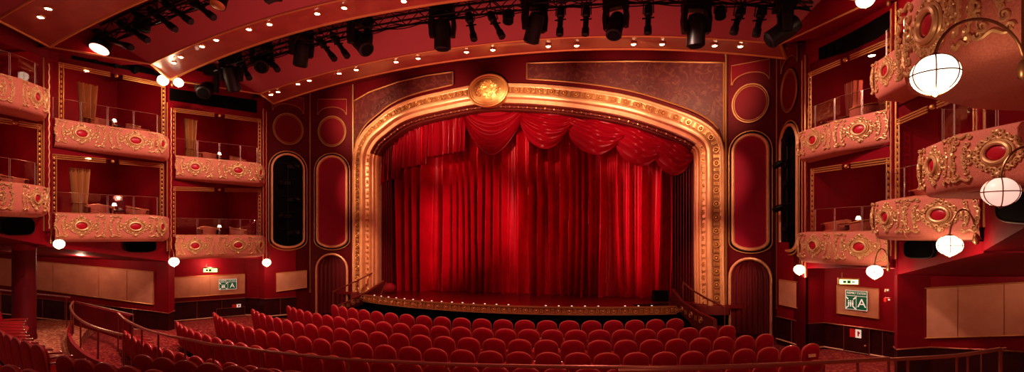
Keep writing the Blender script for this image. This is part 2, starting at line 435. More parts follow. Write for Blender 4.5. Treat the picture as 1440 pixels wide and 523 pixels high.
def beads(d, e, step, r, i0=0, i1=None):
    P = along(d, e); mb = MB(); L = 0; nxt = step/2; k = 0
    for i in range(len(P)-1):
        a, b = P[i], P[i+1]; q = (b-a).length
        while nxt < L+q:
            c = a+(b-a)*((nxt-L)/q); s = (b-a).normalized(); n = Vector((s.z, 0, -s.x))
            if i >= i0 and (i1 is None or i <= i1):
                if k % 2 == 0:
                    mb.tube([c+(s*math.cos(t)+n*math.sin(t))*r for t in [2*PI*w/14 for w in range(14)]], r*.26, 5, True)
                    mb.ell(c, (r*.55, r*.5, r*.55), 8, 5)
                else:
                    R = Matrix((s, Vector((0, 1, 0)), n)).transposed()
                    for o in (-.28*r, .28*r): mb.box(c+s*o, (r*.3, .05, r*1.5), mtx=R)
                    for o in (-.8*r, .8*r): mb.box(c+n*o, (r*1.1, .05, r*.3), mtx=R)
            k += 1; nxt += step
        L += q
    return mb
beads(.25, -.125, .21, .08).build('ring_moulding', M['gold'], ARCH, True, aiv)
n_ = len(OUT)
mb = beads(.62, -.03, .205, .062, 0, 26); mb2 = beads(.62, -.03, .205, .062, n_-34, None); mb.add(mb2.v, mb2.f)
mb.build('column_rosettes', M['gold'], ARCH, True, aiv)
beads(.80, .08, .16, .03, 24, n_-32).build('soffit_beading', M['gold'], ARCH, True, aiv)
# medallion
c = onY(686, 127, YA-.35)
MED = empty('oval_medallion', c, label='large oval gilded medallion crowning the centre of the arch', cat='medallion')
def ring(a, b, y, r, n=48): return MB().tube([(a*math.cos(2*PI*i/n), y, b*math.sin(2*PI*i/n)) for i in range(n)], r, 8, True)
ring(.70, .54, 0, .045).build('rim', M['gold'], MED); ring(.60, .455, -.02, .02).build('inner_rim', M['gold'], MED)
mb = MB(); rows = []
for k in range(7):
    t = k/6; rows.append([(.7*t*math.cos(2*PI*i/48), -.10*(1-t*t), .54*t*math.sin(2*PI*i/48)) for i in range(49)])
mb.grid(rows); mb.grid([[(.7*math.cos(2*PI*i/48), y, .54*math.sin(2*PI*i/48)) for i in range(49)] for y in (0, .35)])
mb.build('disc', M['gold'], MED)
def scroll(mb, c, r0, turns, a0, th, d=1, zf=None, n=14):
    pts = []; rr = []
    for i in range(n):
        t = i/(n-1); a = a0+d*turns*2*PI*t; r = r0*(1-.8*t)
        pts.append((c[0]+r*math.cos(a), c[1]+r*math.sin(a), (zf(c) if zf else 0)+.3*th)); rr.append(th*(1-.55*t))
    mb.tube(pts, rr, 5)
mb = MB()
for i in range(46):
    a = random.random()*2*PI; q = math.sqrt(random.random())*.85
    x, z = .56*q*math.cos(a), .42*q*math.sin(a)
    scroll(mb, (x, z), .05+.03*random.random(), 1.1, random.random()*6, .028, random.choice((-1, 1)))
mb.v = [(x, -.10*(1-min((x/.7)**2+(y/.54)**2, 1))-z, y) for x, y, z in mb.v]
mb.build('crest_relief', M['gold'], MED)

# ============================================================ PROSCENIUM WALL + SPANDRELS
mb = MB(); top = 9.6
idx = [i for i, p in enumerate(OUT)]
mb.grid([[(OUT[i].x, YA+.08, OUT[i].z) for i in idx if OUT[i].z > 4.5], [(OUT[i].x, YA+.08, top) for i in idx if OUT[i].z > 4.5]])
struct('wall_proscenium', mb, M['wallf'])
def lerp(a, b, t): return a+(b-a)*t
def outz(x):
    best = None
    for i in range(len(OUT)-1):
        a, b = OUT[i], OUT[i+1]
        if min(a.x, b.x) <= x <= max(a.x, b.x) and abs(a.x-b.x) > 1e-4:
            z = lerp(a.z, b.z, (x-a.x)/(b.x-a.x)); best = z if best is None else max(best, z)
    return best if best is not None else 4.6
def spandrel(xa, xb, toppx, label):
    """painted panel between x=xa (hall side end) and xb, above the arch"""
    mb = MB(); N = 40; lo = []; hi = []
    for i in range(N+1):
        x = lerp(xa, xb, i/N)
        z0 = outz(x)+.16
        tp = [onY(px, py, YA) for px, py in toppx]; zt_ = tp[0].z
        for a_, b_ in zip(tp[:-1], tp[1:]):
            if a_.x <= x: zt_ = lerp(a_.z, b_.z, min(1, (x-a_.x)/(b_.x-a_.x)))
        lo.append(Vector((x, YA+.02, z0))); hi.append(Vector((x, YA+.02, max(z0+.02, zt_))))
    mb.grid([lo, hi]); s = empty('spandrel_panel', (lerp(xa, xb, .5), YA, EYE+4.5), label=label, cat='painted panel')
    iv = Matrix.Translation(-s.location)
    mb.build('painting', M['fresco'], s, False, iv)
    loop = lo+hi[::-1]
    MB().tube([p-Vector((0, .02, 0)) for p in loop], .03, 6, True).build('gilt_frame', M['goldd'], s, True, iv)
    # painted leaf scrolls as low relief
    m2 = MB(); x = xa
    for i in range(1, 26):
        x = lerp(xa, xb, i/26); z0 = outz(x)+.42
        if z0 < EYE+5.3:
            scroll(m2, (x, z0), .13, 1.15, random.random()*6, .016, random.choice((-1, 1)))
            scroll(m2, (x+.08, z0+.22), .08, 1.0, random.random()*6, .012, random.choice((-1, 1)))
    m2.v = [(a, YA-.0-c*.3, b) for a, b, c in m2.v]
    m2.build('leaf_scrolls', mat_leaf, s, True, iv)
mat_leaf = mat('leaf_paint', (.10, .022, .012), .5)
spandrel(onY(497, 180, YA).x-.02, onY(637, 110, YA).x, [(494, 144), (520, 129), (560, 115), (600, 106), (643, 100)], 'painted panel with dim leaf scrolls above the arch, left of the medallion')
spandrel(onY(1018, 180, YA).x+.0, onY(741, 110, YA).x, [(729, 89), (800, 87), (900, 86), (1018, 88)], 'painted panel with dim leaf scrolls above the arch, right of the medallion')

# ============================================================ FLANK WALLS
LP = [(-9.6, 6.8), (-10.12, 9.66), (-9.8, 12.87), (-9.05, 16.1)]
RP = [(9.3, 7.0), (10.0, 10.1), (9.7, 12.67), (8.65, 15.5)]
LC, RC = (-8.05, 17.4), (8.28, 17.4)
LE, RE = (OUT[0].x-.02, YA+.1), (OUT[-1].x+.02, YA+.1)
def vwall(mb, p, q, z0, z1, z2=None, z3=None):
    mb.quad((p[0], p[1], z0), (q[0], q[1], z0 if z3 is None else z3), (q[0], q[1], z1 if z2 is None else z2), (p[0], p[1], z1))
def stadium(w, h, n=14, arch_only=False):
    pts = []
    r = w/2
    for i in range(n+1): a = PI*i/n; pts.append((r*math.cos(a), h/2-r+r*math.sin(a)))
    if arch_only: pts += [(-r, -h/2), (r, -h/2)]
    else:
        for i in range(n+1): a = PI+PI*i/n; pts.append((r*math.cos(a), -(h/2-r*.55)+r*.55*math.sin(a)))
    return pts
def flat(mb, pts, z): return mb.add([(x, y, z) for x, y in pts], [tuple(range(len(pts)))])
def loopt(pts, z): return [(x, y, z) for x, y in pts]
def flank_set(P, Q, side, which, flip, is_window, door):
    where = 'beside the arch' if which == 'inner' else 'nearer the boxes'
    mtx = frame_mtx(P, Q, .5, EYE+1.36, flip, .02)
    w = min(1.36, (Vector(Q)-Vector(P)).length-.22)
    if is_window:
        o = empty('display_window', (0, 0, 0), label='tall round-ended black window with gilt frame on the %s flank wall' % side, cat='window', mtx=mtx)
        flat(MB(), stadium(w, 3.72), .01).build('border', M['black'], o, False)
        MB().tube(loopt(stadium(w, 3.72), .02), .022, 6, True).build('outer_frame', M['gold'], o)
        MB().tube(loopt(stadium(w-.22, 3.5), .03), .045, 6, True).build('inner_frame', M['arch'], o)
        flat(MB(), stadium(w-.24, 3.48), .025).build('pane', M['black'], o, False)
        m = MB()
        for i in range(5):
            y = -1.2+i*.62; m.box((.1*(-1)**i, y, .08), (.34, .14, .1)); m.tube([(-.3, y+.1, .06), (.3, y+.16, .06)], .02, 6)
            m.lathe([(.05, 0), (.09, .1), (.09, .24), (.06, .3)], (.18*(-1)**i, y+.1, .1), 10, (.5*(-1)**i, -.4, .6))
        m.tube([(-.02, -1.5, .05), (-.02, 1.3, .05)], .03, 6); m.build('lamp_rack', M['blackm'], o)
    else:
        o = empty('oval_wall_panel', (0, 0, 0), label='tall round-ended crimson wall panel with black and gilt border on the %s flank wall' % side, cat='wall panel', mtx=mtx)
        flat(MB(), stadium(w, 3.72), .01).build('border', M['black'], o, False)
        MB().tube(loopt(stadium(w, 3.72), .02), .022, 6, True).build('outer_frame', M['gold'], o)
        MB().tube(loopt(stadium(w-.24, 3.48), .035), .055, 6, True).build('inner_frame', M['arch'], o)
        flat(MB(), stadium(w-.26, 3.46), .03).build('field', M['panelred'], o, False)
    mt2 = frame_mtx(P, Q, .5, EYE+4.06, flip, .02)
    o = empty('round_wall_panel', (0, 0, 0), label='round red wall panel with thin gilt rim above the tall %s, %s wall' % ('window' if is_window else 'panel', side), cat='wall panel', mtx=mt2)
    rx = min(.53, w*.42)
    pts = [(rx*math.cos(2*PI*i/36), .58*math.sin(2*PI*i/36)) for i in range(36)]
    flat(MB(), pts, .01).build('field', M['roundred'], o, False); MB().tube(loopt(pts, .02), .028, 6, True).build('rim', M['goldd'], o)
    MB().tube(loopt([(x*.9, y*.9) for x, y in pts], .02), .012, 6, True).build('inner_rim', M['goldd'], o)
    mt3 = frame_mtx(P, Q, .5, EYE+5.0, flip, .02)
    o = empty('arched_top_panel', (0, 0, 0), label='small red panel with curved lower edge under the ceiling, %s flank wall %s' % (side, where), cat='wall panel', mtx=mt3)
    pts = [(-rx-.03, .3), (rx+.03, .3), (rx+.03, -.3)]+[(rx*math.cos(a), -.3+.3*math.sin(a)) for a in [PI*i/12 for i in range(13)]]+[(-rx-.03, -.3)]
    MB().add([(x, y, .008) for x, y in pts[:3]+pts[3:]], [tuple(range(len(pts)))]).build('field', M['roundred'], o, False)
    MB().tube(loopt(pts, .02), .018, 6, True).build('rim', M['goldd'], o)
    if door:
        zb, zt = .2, EYE-.66; h = zt-zb
        mt4 = frame_mtx(P, Q, .5, (zb+zt)/2, flip, .02)
        o = empty('arched_doorway', (0, 0, 0), label='arched doorway with gilt surround and dark red curtain, %s of the stage' % side, cat='doorway', mtx=mt4)
        sp = stadium(1.18, h, 14, True)
        flat(MB(), sp, .0).build('recess', M['walld'], o, False)
        m = MB(); rows = []
        for k in range(12):
            t = k/11; y = -h/2+t*h; hw = .56 if y < h/2-.59 else math.sqrt(max(.59**2-(y-(h/2-.59))**2, .0004))*.95
            rows.append([(lerp(-hw, hw, i/60), y, .04+.025*math.sin(i*.75)) for i in range(61)])
        m.grid(rows); m.build('door_curtain', M['walld'], o)
        MB().tube([(x, y, .05) for x, y in [sp[-1]]+sp[:-1]], .045, 8).build('surround', M['arch'], o)
for s, P, Q, E_, nm, flip in (('left', LP[3], LC, LE, 'left', 1), ('right', RP[3], RC, RE, 'right', -1)):
    mb = MB(); vwall(mb, P, Q, -.2, 9.6); vwall(mb, Q, E_, -.2, 9.6)
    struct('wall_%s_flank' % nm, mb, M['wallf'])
    mb = MB()
    for p in (Q,):
        mb.tube([(p[0], p[1]-.02, 1.0), (p[0], p[1]-.02, 9)], .03, 6)
    mb.tube([(E_[0], E_[1]-.1, OUT[0].z), (E_[0], E_[1]-.1, 9)], .035, 6)
    struct('trim_%s_corner' % nm, mb, M['goldd'], True)
# orientation: x along the facet must run so that the normal faces the hall
flank_set(LC, LE, 'left', 'inner', 1, False, True)
flank_set(LP[3], LC, 'left', 'outer', 1, True, False)
flank_set(RC, RE, 'right', 'inner', -1, False, True)
flank_set(RP[3], RC, 'right', 'outer', -1, True, False)
# column plinths at the feet of the arch
for s, x0, x1 in (('left', OUT[0].x-.1, OUT[0].x+1.05), ('right', OUT[-1].x-1.05, OUT[-1].x+.15)):
    e = empty('arch_plinth', ((x0+x1)/2, YA, 0), label='stepped plinth with black band under the %s foot of the gilded arch' % s, cat='plinth')
    cx = 0; w = x1-x0
    def slab(z0, z1, g): return MB().lathe([(w/2+g, z0), (w/2+g, z1)], (0, 0, 0), 40, sy=.6)
    slab(ZS-.3, ZS-.03, .0).build('cap', M['tile'], e); slab(ZS-.62, ZS-.3, -.06).build('band', M['black'], e); slab(-.1, ZS-.62, -.02).build('foot', M['wall'], e)

# ============================================================ LOWER WALLS
def lower(nm, path, zf, ztop):
    mb = MB(); wn = MB(); bb = MB(); cap = MB()
    for i in range(len(path)-1):
        p, q = path[i], path[i+1]
        z0, z1 = zf[i], zf[i+1]
        h0, h1 = z0+.66, z1+.66
        mb.quad((p[0], p[1], h0), (q[0], q[1], h1), (q[0], q[1], ztop[i+1]), (p[0], p[1], ztop[i]))
        wn.quad((p[0], p[1], z0-.4), (q[0], q[1], z1-.4), (q[0], q[1], h1), (p[0], p[1], h0))
    n = len(path)
    struct('wall_%s_lower' % nm, mb, M['wall']); struct('wall_%s_wainscot' % nm, wn, M['wood'])
    s = 1 if nm == 'left' else -1
    cap.tube([(p[0]+s*.02, p[1]-.02, z+.67) for p, z in zip(path, zf)], .018, 6); struct('trim_%s_dado' % nm, cap, M['brass'], True)
    bb.tube([(p[0]+s*.02, p[1]-.02, z+.03) for p, z in zip(path, zf)], .022, 6); struct('baseboard_%s' % nm, bb, M['base'], True)
    # vertical battens
    bt = MB()
    for i in range(n-1):
        p, q = Vector((*path[i], 0)), Vector((*path[i+1], 0)); d = (q-p).length; k = int(d/.9)
        for j in range(1, k+1):
            c = p+(q-p)*(j/(k+1)); z = lerp(zf[i], zf[i+1], j/(k+1))
            bt.box((c.x+s*.01, c.y-.01, z+.33), (.02, .02, .62))
    if bt.v: struct('trim_%s_battens' % nm, bt, M['brass'])
LLOW = [(-15.8, 11.8), (-10.45, 12.95), (-9.8, 12.85), (-9.9, 13.15), (-11.3, 14.2), (-10.0, 16.2), (-9.4, 16.2), (-9.03, 16.08), (-8.35, 16.95)]
RLOW = [(15.8, 11.8), (10.35, 12.8), (9.7, 12.6), (9.75, 12.9), (11.3, 14.2), (9.2, 16.0), (8.75, 15.7), (8.2, 16.9)]
lower('left', LLOW, [.62, .1, .08, .12, .2, .2, .2, .2, .2], [3.0]*9)
lower('right', RLOW, [.45, .25, .2, .2, .2, .2, .2, .2], [3.0]*8)
def wallpanel(corners, P, Q, label, splits=()):
    pts = [onP(x, y, P, Q) for x, y in corners]
    c = sum(pts, Vector())/4; d = Vector((Q[0]-P[0], Q[1]-P[1], 0)).normalized(); n = Vector((d.y, -d.x, 0))
    if n.y > 0: n = -n
    e = empty('cream_wall_panel', c, label=label, cat='wall panel'); iv = Matrix.Translation(-c)
    MB().prism([p+n*.01 for p in pts], n*.03).build('field', M['cream'], e, False, iv)
    MB().tube([p+n*.045 for p in pts], .016, 6, True).build('frame', M['gold'], e, False, iv)
    m = MB()
    for t in splits:
        a = lerp(pts[0], pts[1], t)+n*.042; b = lerp(pts[3], pts[2], t)+n*.042; m.tube([a, b], .006, 4)
    if m.v: m.build('joint', M['brass'], e, False, iv)
    return n
wallpanel([(-60, 357), (217, 382), (217, 428), (-60, 392)], LLOW[0], LLOW[1], 'long cream wall panel behind the round red column, far left', (.31, .5, .73, .87))
wallpanel([(242, 390), (344, 385), (344, 412), (242, 419)], LLOW[4], LLOW[5], 'cream wall panel with green sign under the left boxes', (.5,))
wallpanel([(388, 384), (431, 380), (431, 404), (388, 410)], LLOW[7], LLOW[8], 'small cream wall panel beside the left arched doorway')
wallpanel([(1299, 405), (1500, 393), (1500, 469), (1299, 475)], RLOW[1], RLOW[0], 'long cream wall panel at the far right beneath the boxes', (.25, .58, .85))
wallpanel([(1178, 401), (1237, 406), (1237, 448), (1178, 440)], RLOW[5], RLOW[4], 'cream wall panel with green sign under the right boxes')
wallpanel([(1098, 393), (1126, 397), (1126, 434), (1098, 428)], (8.75, 15.7), (8.2, 16.9), 'small cream wall panel beside the right arched doorway')
# signs
def text(s, size, mt, parent, mtx):
    c = bpy.data.curves.new('lettering', 'FONT'); c.body = s; c.size = size; c.align_x = 'CENTER'; c.align_y = 'CENTER'; c.extrude = .002
    c.materials.append(mt); o = bpy.data.objects.new('t', c); col.objects.link(o); me = bpy.data.meshes.new_from_object(o.evaluated_get(bpy.context.evaluated_depsgraph_get())); bpy.data.objects.remove(o)
    if not me.materials: me.materials.append(mt)
    return link('lettering', me, parent, mtx)
def assembly(px0, py0, px1, py1, P, Q, side, flip):
    a, b = onP(px0, py1, P, Q), onP(px1, py0, P, Q); w = math.hypot(b.x-a.x, b.y-a.y); h = abs(b.z-a.z)
    m = frame_mtx((a.x, a.y), (b.x, b.y), .5, (a.z+b.z)/2, flip, .07)
    e = empty('assembly_sign', (0, 0, 0), label='green assembly station sign with white letter A, %s side' % side, cat='sign', mtx=m)
    MB().box((0, 0, 0), (w, h, .02)).build('board', M['green'], e, False)
    m2 = MB()
    for y in (-h*.5+.008, h*.5-.008, h*.22): m2.box((0, y, .012), (w, .012, .004))
    for x in (-w/2+.008, w/2-.008): m2.box((x, 0, .012), (.012, h, .004))
    m2.box((0, -h*.14, .012), (.01, h*.7, .004)); m2.build('border', M['signwhite'], e, False)
    text('ASSEMBLY STATION', h*.17, M['signwhite'], e, Matrix.Translation((0, h*.36, .014)) @ Matrix.Scale(min(1, w/(h*1.75)), 4, (1, 0, 0)))
    text('A', h*.62, M['signwhite'], e, Matrix.Translation((w*.25, -h*.15, .014)))
    m3 = MB(); cx = -w*.25; cy = -h*.15
    for i in range(3):
        x = cx+(i-1)*.05*h*2; m3.ell((x, cy+h*.1, .014), (h*.035, h*.035, .006), 8, 4); m3.box((x, cy-h*.03, .014), (h*.07, h*.15, .006)); m3.box((x, cy-h*.15, .014), (h*.05, h*.1, .006))
    for sx in (-1, 1):
        for sy in (-1, 1):
            R = Matrix.Rotation(math.radians(45*sx*sy), 3, 'Z'); m3.box((cx+sx*w*.17, cy+sy*h*.24, .014), (h*.16, h*.06, .006), mtx=R)
    m3.build('pictogram', M['signwhite'], e, False)
assembly(307, 391.5, 332, 407.5, LLOW[4], LLOW[5], 'left', 1)
assembly(1191, 409.5, 1222, 434, RLOW[5], RLOW[4], 'right', 1)
def exitlight(px0, py0, px1, py1, Z, side):
    c = atZ((px0+px1)/2, (py0+py1)/2, Z); w = (px1-px0)/F*Z; h = (py1-py0)/F*Z
    e = empty('exit_light', c, T+(.1 if side == 'left' else -.35), label='small lit green exit light hanging under the %s boxes' % side, cat='exit light')
    MB().box((0, 0, 0), (w, .07, h)).build('housing', M['goldd'], e, False); MB().box((0, -.04, -.01), (w*.86, .02, h*.7)).build('panel', M['lime'], e, False)
    m = MB(); m.box((0, -.055, -.01), (w*.16, .01, h*.5)); m.box((w*.2, -.055, -.01), (w*.14, .01, h*.18)); m.box((-w*.2, -.055, -.01), (w*.14, .01, h*.4)); m.build('pictogram', M['green'], e, False)
    MB().tube([(-w*.3, 0, h/2), (-w*.3, 0, h/2+.12)], .012, 6).build('bracket', M['bronze'], e)
exitlight(286, 376, 307, 383, 18.6, 'left'); exitlight(1180, 391, 1206, 400, 12.4, 'right')
# doors in wainscot and small notices
def flush(px0, py0, px1, py1, P, Q, name, label, cat, m, mark=None, off=.03):
    a, b = onP(px0, py1, P, Q), onP(px1, py0, P, Q)
    mt = frame_mtx((a.x, a.y), (b.x, b.y), .5, (a.z+b.z)/2, 1, off)
    w = math.hypot(b.x-a.x, b.y-a.y); h = abs(b.z-a.z)
    e = empty(name, (0, 0, 0), label=label, cat=cat, mtx=mt)
    return e, w, h
for side, r, P, Q in (('left', (304, 431, 344, 459), LLOW[4], LLOW[5]), ('right', (1188, 462, 1224, 505), RLOW[5], RLOW[4])):
    e, w, h = flush(*r, P, Q, 'low_door', 'low dark wooden door in the wainscot under the %s boxes' % side, 'door', None)
    MB().box((0, 0, 0), (w, h, .03)).build('leaf', M['wood'], e, False)
    MB().tube([(-w/2, -h/2, .02), (-w/2, h/2, .02), (w/2, h/2, .02), (w/2, -h/2, .02)], .012, 5).build('frame', M['brass'], e)
    MB().ell((w*.36 if side == 'right' else -w*.36, 0, .05), (.03, .03, .03), 10, 6).build('knob', M['gold'], e)
for side, r, P, Q in (('left', (326, 427, 338, 432.5), LLOW[4], LLOW[5]), ('right', (1197, 463.5, 1213, 473), RLOW[5], RLOW[4])):
    e, w, h = flush(*r, P, Q, 'fire_notice', 'small red and white fire notice on the low door, %s side' % side, 'sign', None, off=.07)
    MB().box((-w*.25, 0, 0), (w*.5, h, .01)).build('red_half', M['signred'], e, False); MB().box((w*.25, 0, 0), (w*.5, h, .01)).build('white_half', M['signwhite'], e, False)
    m = MB(); m.box((w*.25, 0, .008), (w*.12, h*.6, .004)); m.box((w*.3, h*.1, .008), (w*.2, h*.18, .004)); m.build('symbol', M['signred'], e, False)
e, w, h = flush(1241, 418, 1248, 424, RLOW[3], RLOW[4], 'call_point', '', '', None, off=.05)
tag(e, 'small red call point on the right wall beside the green sign', 'call point'); MB().box((0, 0, 0), (w, h, .05)).build('case', M['signred'], e, False); MB().ell((0, 0, .03), (w*.2, h*.25, .015)).build('button', M['signwhite'], e)
e, w, h = flush(1241, 405.5, 1247, 410, RLOW[3], RLOW[4], 'switch_plate', '', '', None, off=.05)
tag(e, 'small pale switch plate above the red call point', 'switch'); MB().box((0, 0, 0), (w, h, .02)).build('plate', M['cream'], e, False); MB().box((0, 0, .015), (w*.3, h*.5, .01)).build('rocker', M['signwhite'], e, False)

# ============================================================ BOXES
def offset_path(path, d, sgn):
    out = []; n = len(path)
    for i in range(n):
        a = path[max(i-1, 0)]; b = path[min(i+1, n-1)]; t = (Vector(b)-Vector(a)).normalized()
        out.append((path[i][0]+sgn*t.y*d, path[i][1]-sgn*t.x*d))
    return out
def rounded(path, rad, n=6):
    out = [path[0]]
    for i in range(1, len(path)-1):
        p = Vector(path[i]); a = Vector(path[i-1]); b = Vector(path[i+1]); r = rad[i]
        if r <= 0: out.append(tuple(p)); continue
        u = (a-p); v = (b-p); r = min(r, u.length*.48, v.length*.48); s = p+u.normalized()*r; e = p+v.normalized()*r
        for k in range(n+1):
            t = k/n; q = s*(1-t)**2+p*2*t*(1-t)+e*t*t; out.append(tuple(q))
    out.append(path[-1]); return out
ORN = {}
def ornament(half):
    """gilt relief around one medallion; local x along facet, y up, z out"""
    key = half
    if key in ORN: return ORN[key]
    random.seed(3)
    fr_ = MB(); n = 32
    fr_.tube([(.155*math.cos(2*PI*i/n), .115*math.sin(2*PI*i/n), .03) for i in range(n)], .026, 8, True)
    fr_.tube([(.195*math.cos(2*PI*i/n), .15*math.sin(2*PI*i/n), .012) for i in range(n)], .014, 6, True)
    gem = MB(); gem.ell((0, 0, .005), (.135, .095, .035), 24, 8)
    w = MB()
    for i in range(22):
        a = 2*PI*i/22
        c = (.285*math.cos(a), .205*math.sin(a)); sgn = 1 if i % 2 else -1
        scroll(w, c, .046, 1.1, a+PI/2*sgn, .019, sgn, n=10)
        w.ell((.24*math.cos(a), .178*math.sin(a), .005), (.02, .016, .016), 6, 4)
    for i in range(4):
        a = PI/2*i; rx = (.35, .265)[i % 2]; c = (rx*math.cos(a), rx*.95*math.sin(a))
        w.ell((*c, .01), (.035, .035, .025), 8, 5)
        for s in (-1, 1):
            scroll(w, (c[0]+s*.05*math.sin(a)+.0, c[1]+s*.05*math.cos(a)), .04, 1.0, a+s, .017, s, n=9)
    if half == 0:
        for s in (-1, 1):
            # vertical acanthus sprays
            for (x0, amp, y0, y1, th) in ((.41, .035, .18, -.18, .014), (.55, .06, .22, -.22, .016)):
                pts = []; rr = []
                for i in range(17):
                    t = i/16; y = lerp(y0, y1, t); pts.append((s*(x0+amp*math.sin(t*PI)*1.0+.014*math.sin(t*21)), y, .006)); rr.append(th*(.45+.55*math.sin(PI*t)))
                w.tube(pts, rr, 5)
                for t in (.02, .2, .36, .5, .64, .8, .98):
                    y = lerp(y0, y1, t); scroll(w, (s*(x0+amp*math.sin(t*PI)-.02), y), .038, 1.1, 2.4*t*7, .0155, s if t < .5 else -s, n=10)
            for sy in (-1, 1):
                pts = []; rr = []
                for i in range(13):
                    t = i/12; pts.append((s*(.34+.24*t), sy*(.275+.018*math.sin(t*9)), .006)); rr.append(.017*(.35+.65*math.sin(PI*t)))
                w.tube(pts, rr, 5)
                scroll(w, (s*.36, sy*.262), .034, 1.1, 0, .016, s*sy, n=9); scroll(w, (s*.56, sy*.262), .034, 1.1, 3, .016, s*sy, n=9)
    ORN[key] = (fr_.mesh('medallion_frame', M['relief']), gem.mesh('cabochon', M['gem']), w.mesh('scrollwork', M['relief']))
    return ORN[key]
BOXH = .76
bprof = [(-.35, -.06), (-.22, -.0), (-.10, .0), (-.035, -.02), (0, -.075), (0, -.60), (-.02, -.68), (-.07, -.735), (-.16, -.76), (-.5, -.77)]
def balcony(side, sgn, path, rad, ztop, wall, label, facets, ends, glass_h=.55, chairs=0, under=1.0, vs=1.0):
    """path runs from the audience end to the stage end; sgn=+1 puts 'out' on the right of the travel direction"""
    zt = EYE+ztop; e = empty('box_balcony', (path[1][0], path[1][1], zt-.78), label=label, cat='box balcony')
    iv = Matrix.Translation(-e.location)
    pr = rounded(path, rad)
    mb = MB(); rows = []
    for (d, z) in bprof:
        if d == -.5: d = -under
        op = offset_path(pr, d, sgn) if d > -.3 else [ (lerp(p[0], w_[0], min(1, -d/1.2)), lerp(p[1], w_[1], min(1, -d/1.2))) for p, w_ in zip(pr, [nearest(wall, q) for q in pr])]
        rows.append([(x, y, zt+z*vs) for x, y in op])
    mb.grid(rows); mb.add(rows[-1], [tuple(range(len(rows[-1])))])
    # returns at the two ends
    mb.build('plush_front', M['plush'], e, True, iv)
    # floor of the box
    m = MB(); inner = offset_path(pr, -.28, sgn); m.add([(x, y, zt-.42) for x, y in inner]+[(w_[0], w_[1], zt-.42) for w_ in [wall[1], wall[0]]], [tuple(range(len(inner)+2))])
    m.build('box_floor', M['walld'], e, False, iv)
    # gilt line at the back of the rail and seams
    m = MB(); m.tube([(x, y, zt+.005) for x, y in offset_path(pr, -.2, sgn)], .015, 6); m.build('top_rail', M['gold'], e, True, iv)
    for i, r_ in enumerate(rad):
        if i and r_ < 0 or (i in facets[1:] and r_ <= .06):
            q = offset_path([path[i-1], path[i], path[i+1]], .0, sgn)[1]
            t = (Vector(path[i+1])-Vector(path[i-1])).normalized()
            m = MB(); m.tube([(q[0]+sgn*t.y*d, q[1]-sgn*t.x*d, zt+z) for d, z in ((-.1, .002), (-.03, -.02*vs), (.0, -.075*vs), (0, -.6*vs), (-.02, -.68*vs), (-.07, -.735*vs))], .006, 5); m.build('seam', M['drape'], e, True, iv)
    om = ornament(0); oh = ornament(1)
    for i in facets:
        p, q = Vector(path[i]), Vector(path[i+1]); L = (q-p).length
        for nm, me in zip(('medallion_frame', 'cabochon', 'scrollwork'), om):
            mt = frame_mtx(path[i], path[i+1], .5, zt-.335*vs, sgn, .005); sc = min(1.0*vs, L/1.2)
            o = link(nm, me, e, iv @ mt @ Matrix.Diagonal((sc, vs, vs, 1)))
    for (pt, ang) in ends:
        for nm, me in zip(('medallion_frame', 'cabochon', 'scrollwork'), oh):
            n = Vector((math.cos(ang), math.sin(ang), 0)); s = Vector((-n.y, n.x, 0)); mt = Matrix.Identity(4)
            for k in range(3): mt[k][0] = s[k]; mt[k][1] = (0, 0, 1)[k]; mt[k][2] = n[k]; mt[k][3] = (pt[0], pt[1], zt-.335)[k]
            link(nm, me, e, iv @ mt @ Matrix.Diagonal((.55, 1, 1, 1)))
    # glass screens standing on the rail
    gp = offset_path(pr, -.17, sgn)
    acc = [0]
    for i in range(1, len(gp)): acc.append(acc[-1]+math.hypot(gp[i][0]-gp[i-1][0], gp[i][1]-gp[i-1][1]))
    def at(d):
        for i in range(1, len(gp)):
            if acc[i] >= d: t = (d-acc[i-1])/max(acc[i]-acc[i-1], 1e-6); return (lerp(gp[i-1][0], gp[i][0], t), lerp(gp[i-1][1], gp[i][1], t))
        return gp[-1]
    k = max(3, int(acc[-1]/.62)); w = acc[-1]/k
    for j in range(k):
        seg = [at(w*j+.015+(w-.03)*q/4) for q in range(5)]
        g = empty('glass_screen', (*seg[2], zt))
        g.parent = e; g.matrix_local = iv @ Matrix.Translation((*seg[2], zt))
        gi = Matrix.Translation((-seg[2][0], -seg[2][1], -zt))
        MB().grid([[(x, y, zt) for x, y in seg], [(x, y, zt+glass_h) for x, y in seg]]).build('pane', M['glass'], g, False, gi)
        m = MB(); m.tube([(seg[0][0], seg[0][1], zt+.0), (seg[0][0], seg[0][1], zt+glass_h)], .006, 4)
        m.tube([(seg[-1][0], seg[-1][1], zt+.0), (seg[-1][0], seg[-1][1], zt+glass_h)], .006, 4); m.tube([(x, y, zt+glass_h) for x, y in seg], .004, 4); m.build('edge', M['steel'], g, True, gi)
    return e
def nearest(wall, q):
    a, b = Vector(wall[0]), Vector(wall[1]); q = Vector((q[0], q[1])); d = b-a; t = min(max((q-a).dot(d)/d.dot(d), 0), 1); r = a+d*t; return (r.x, r.y)

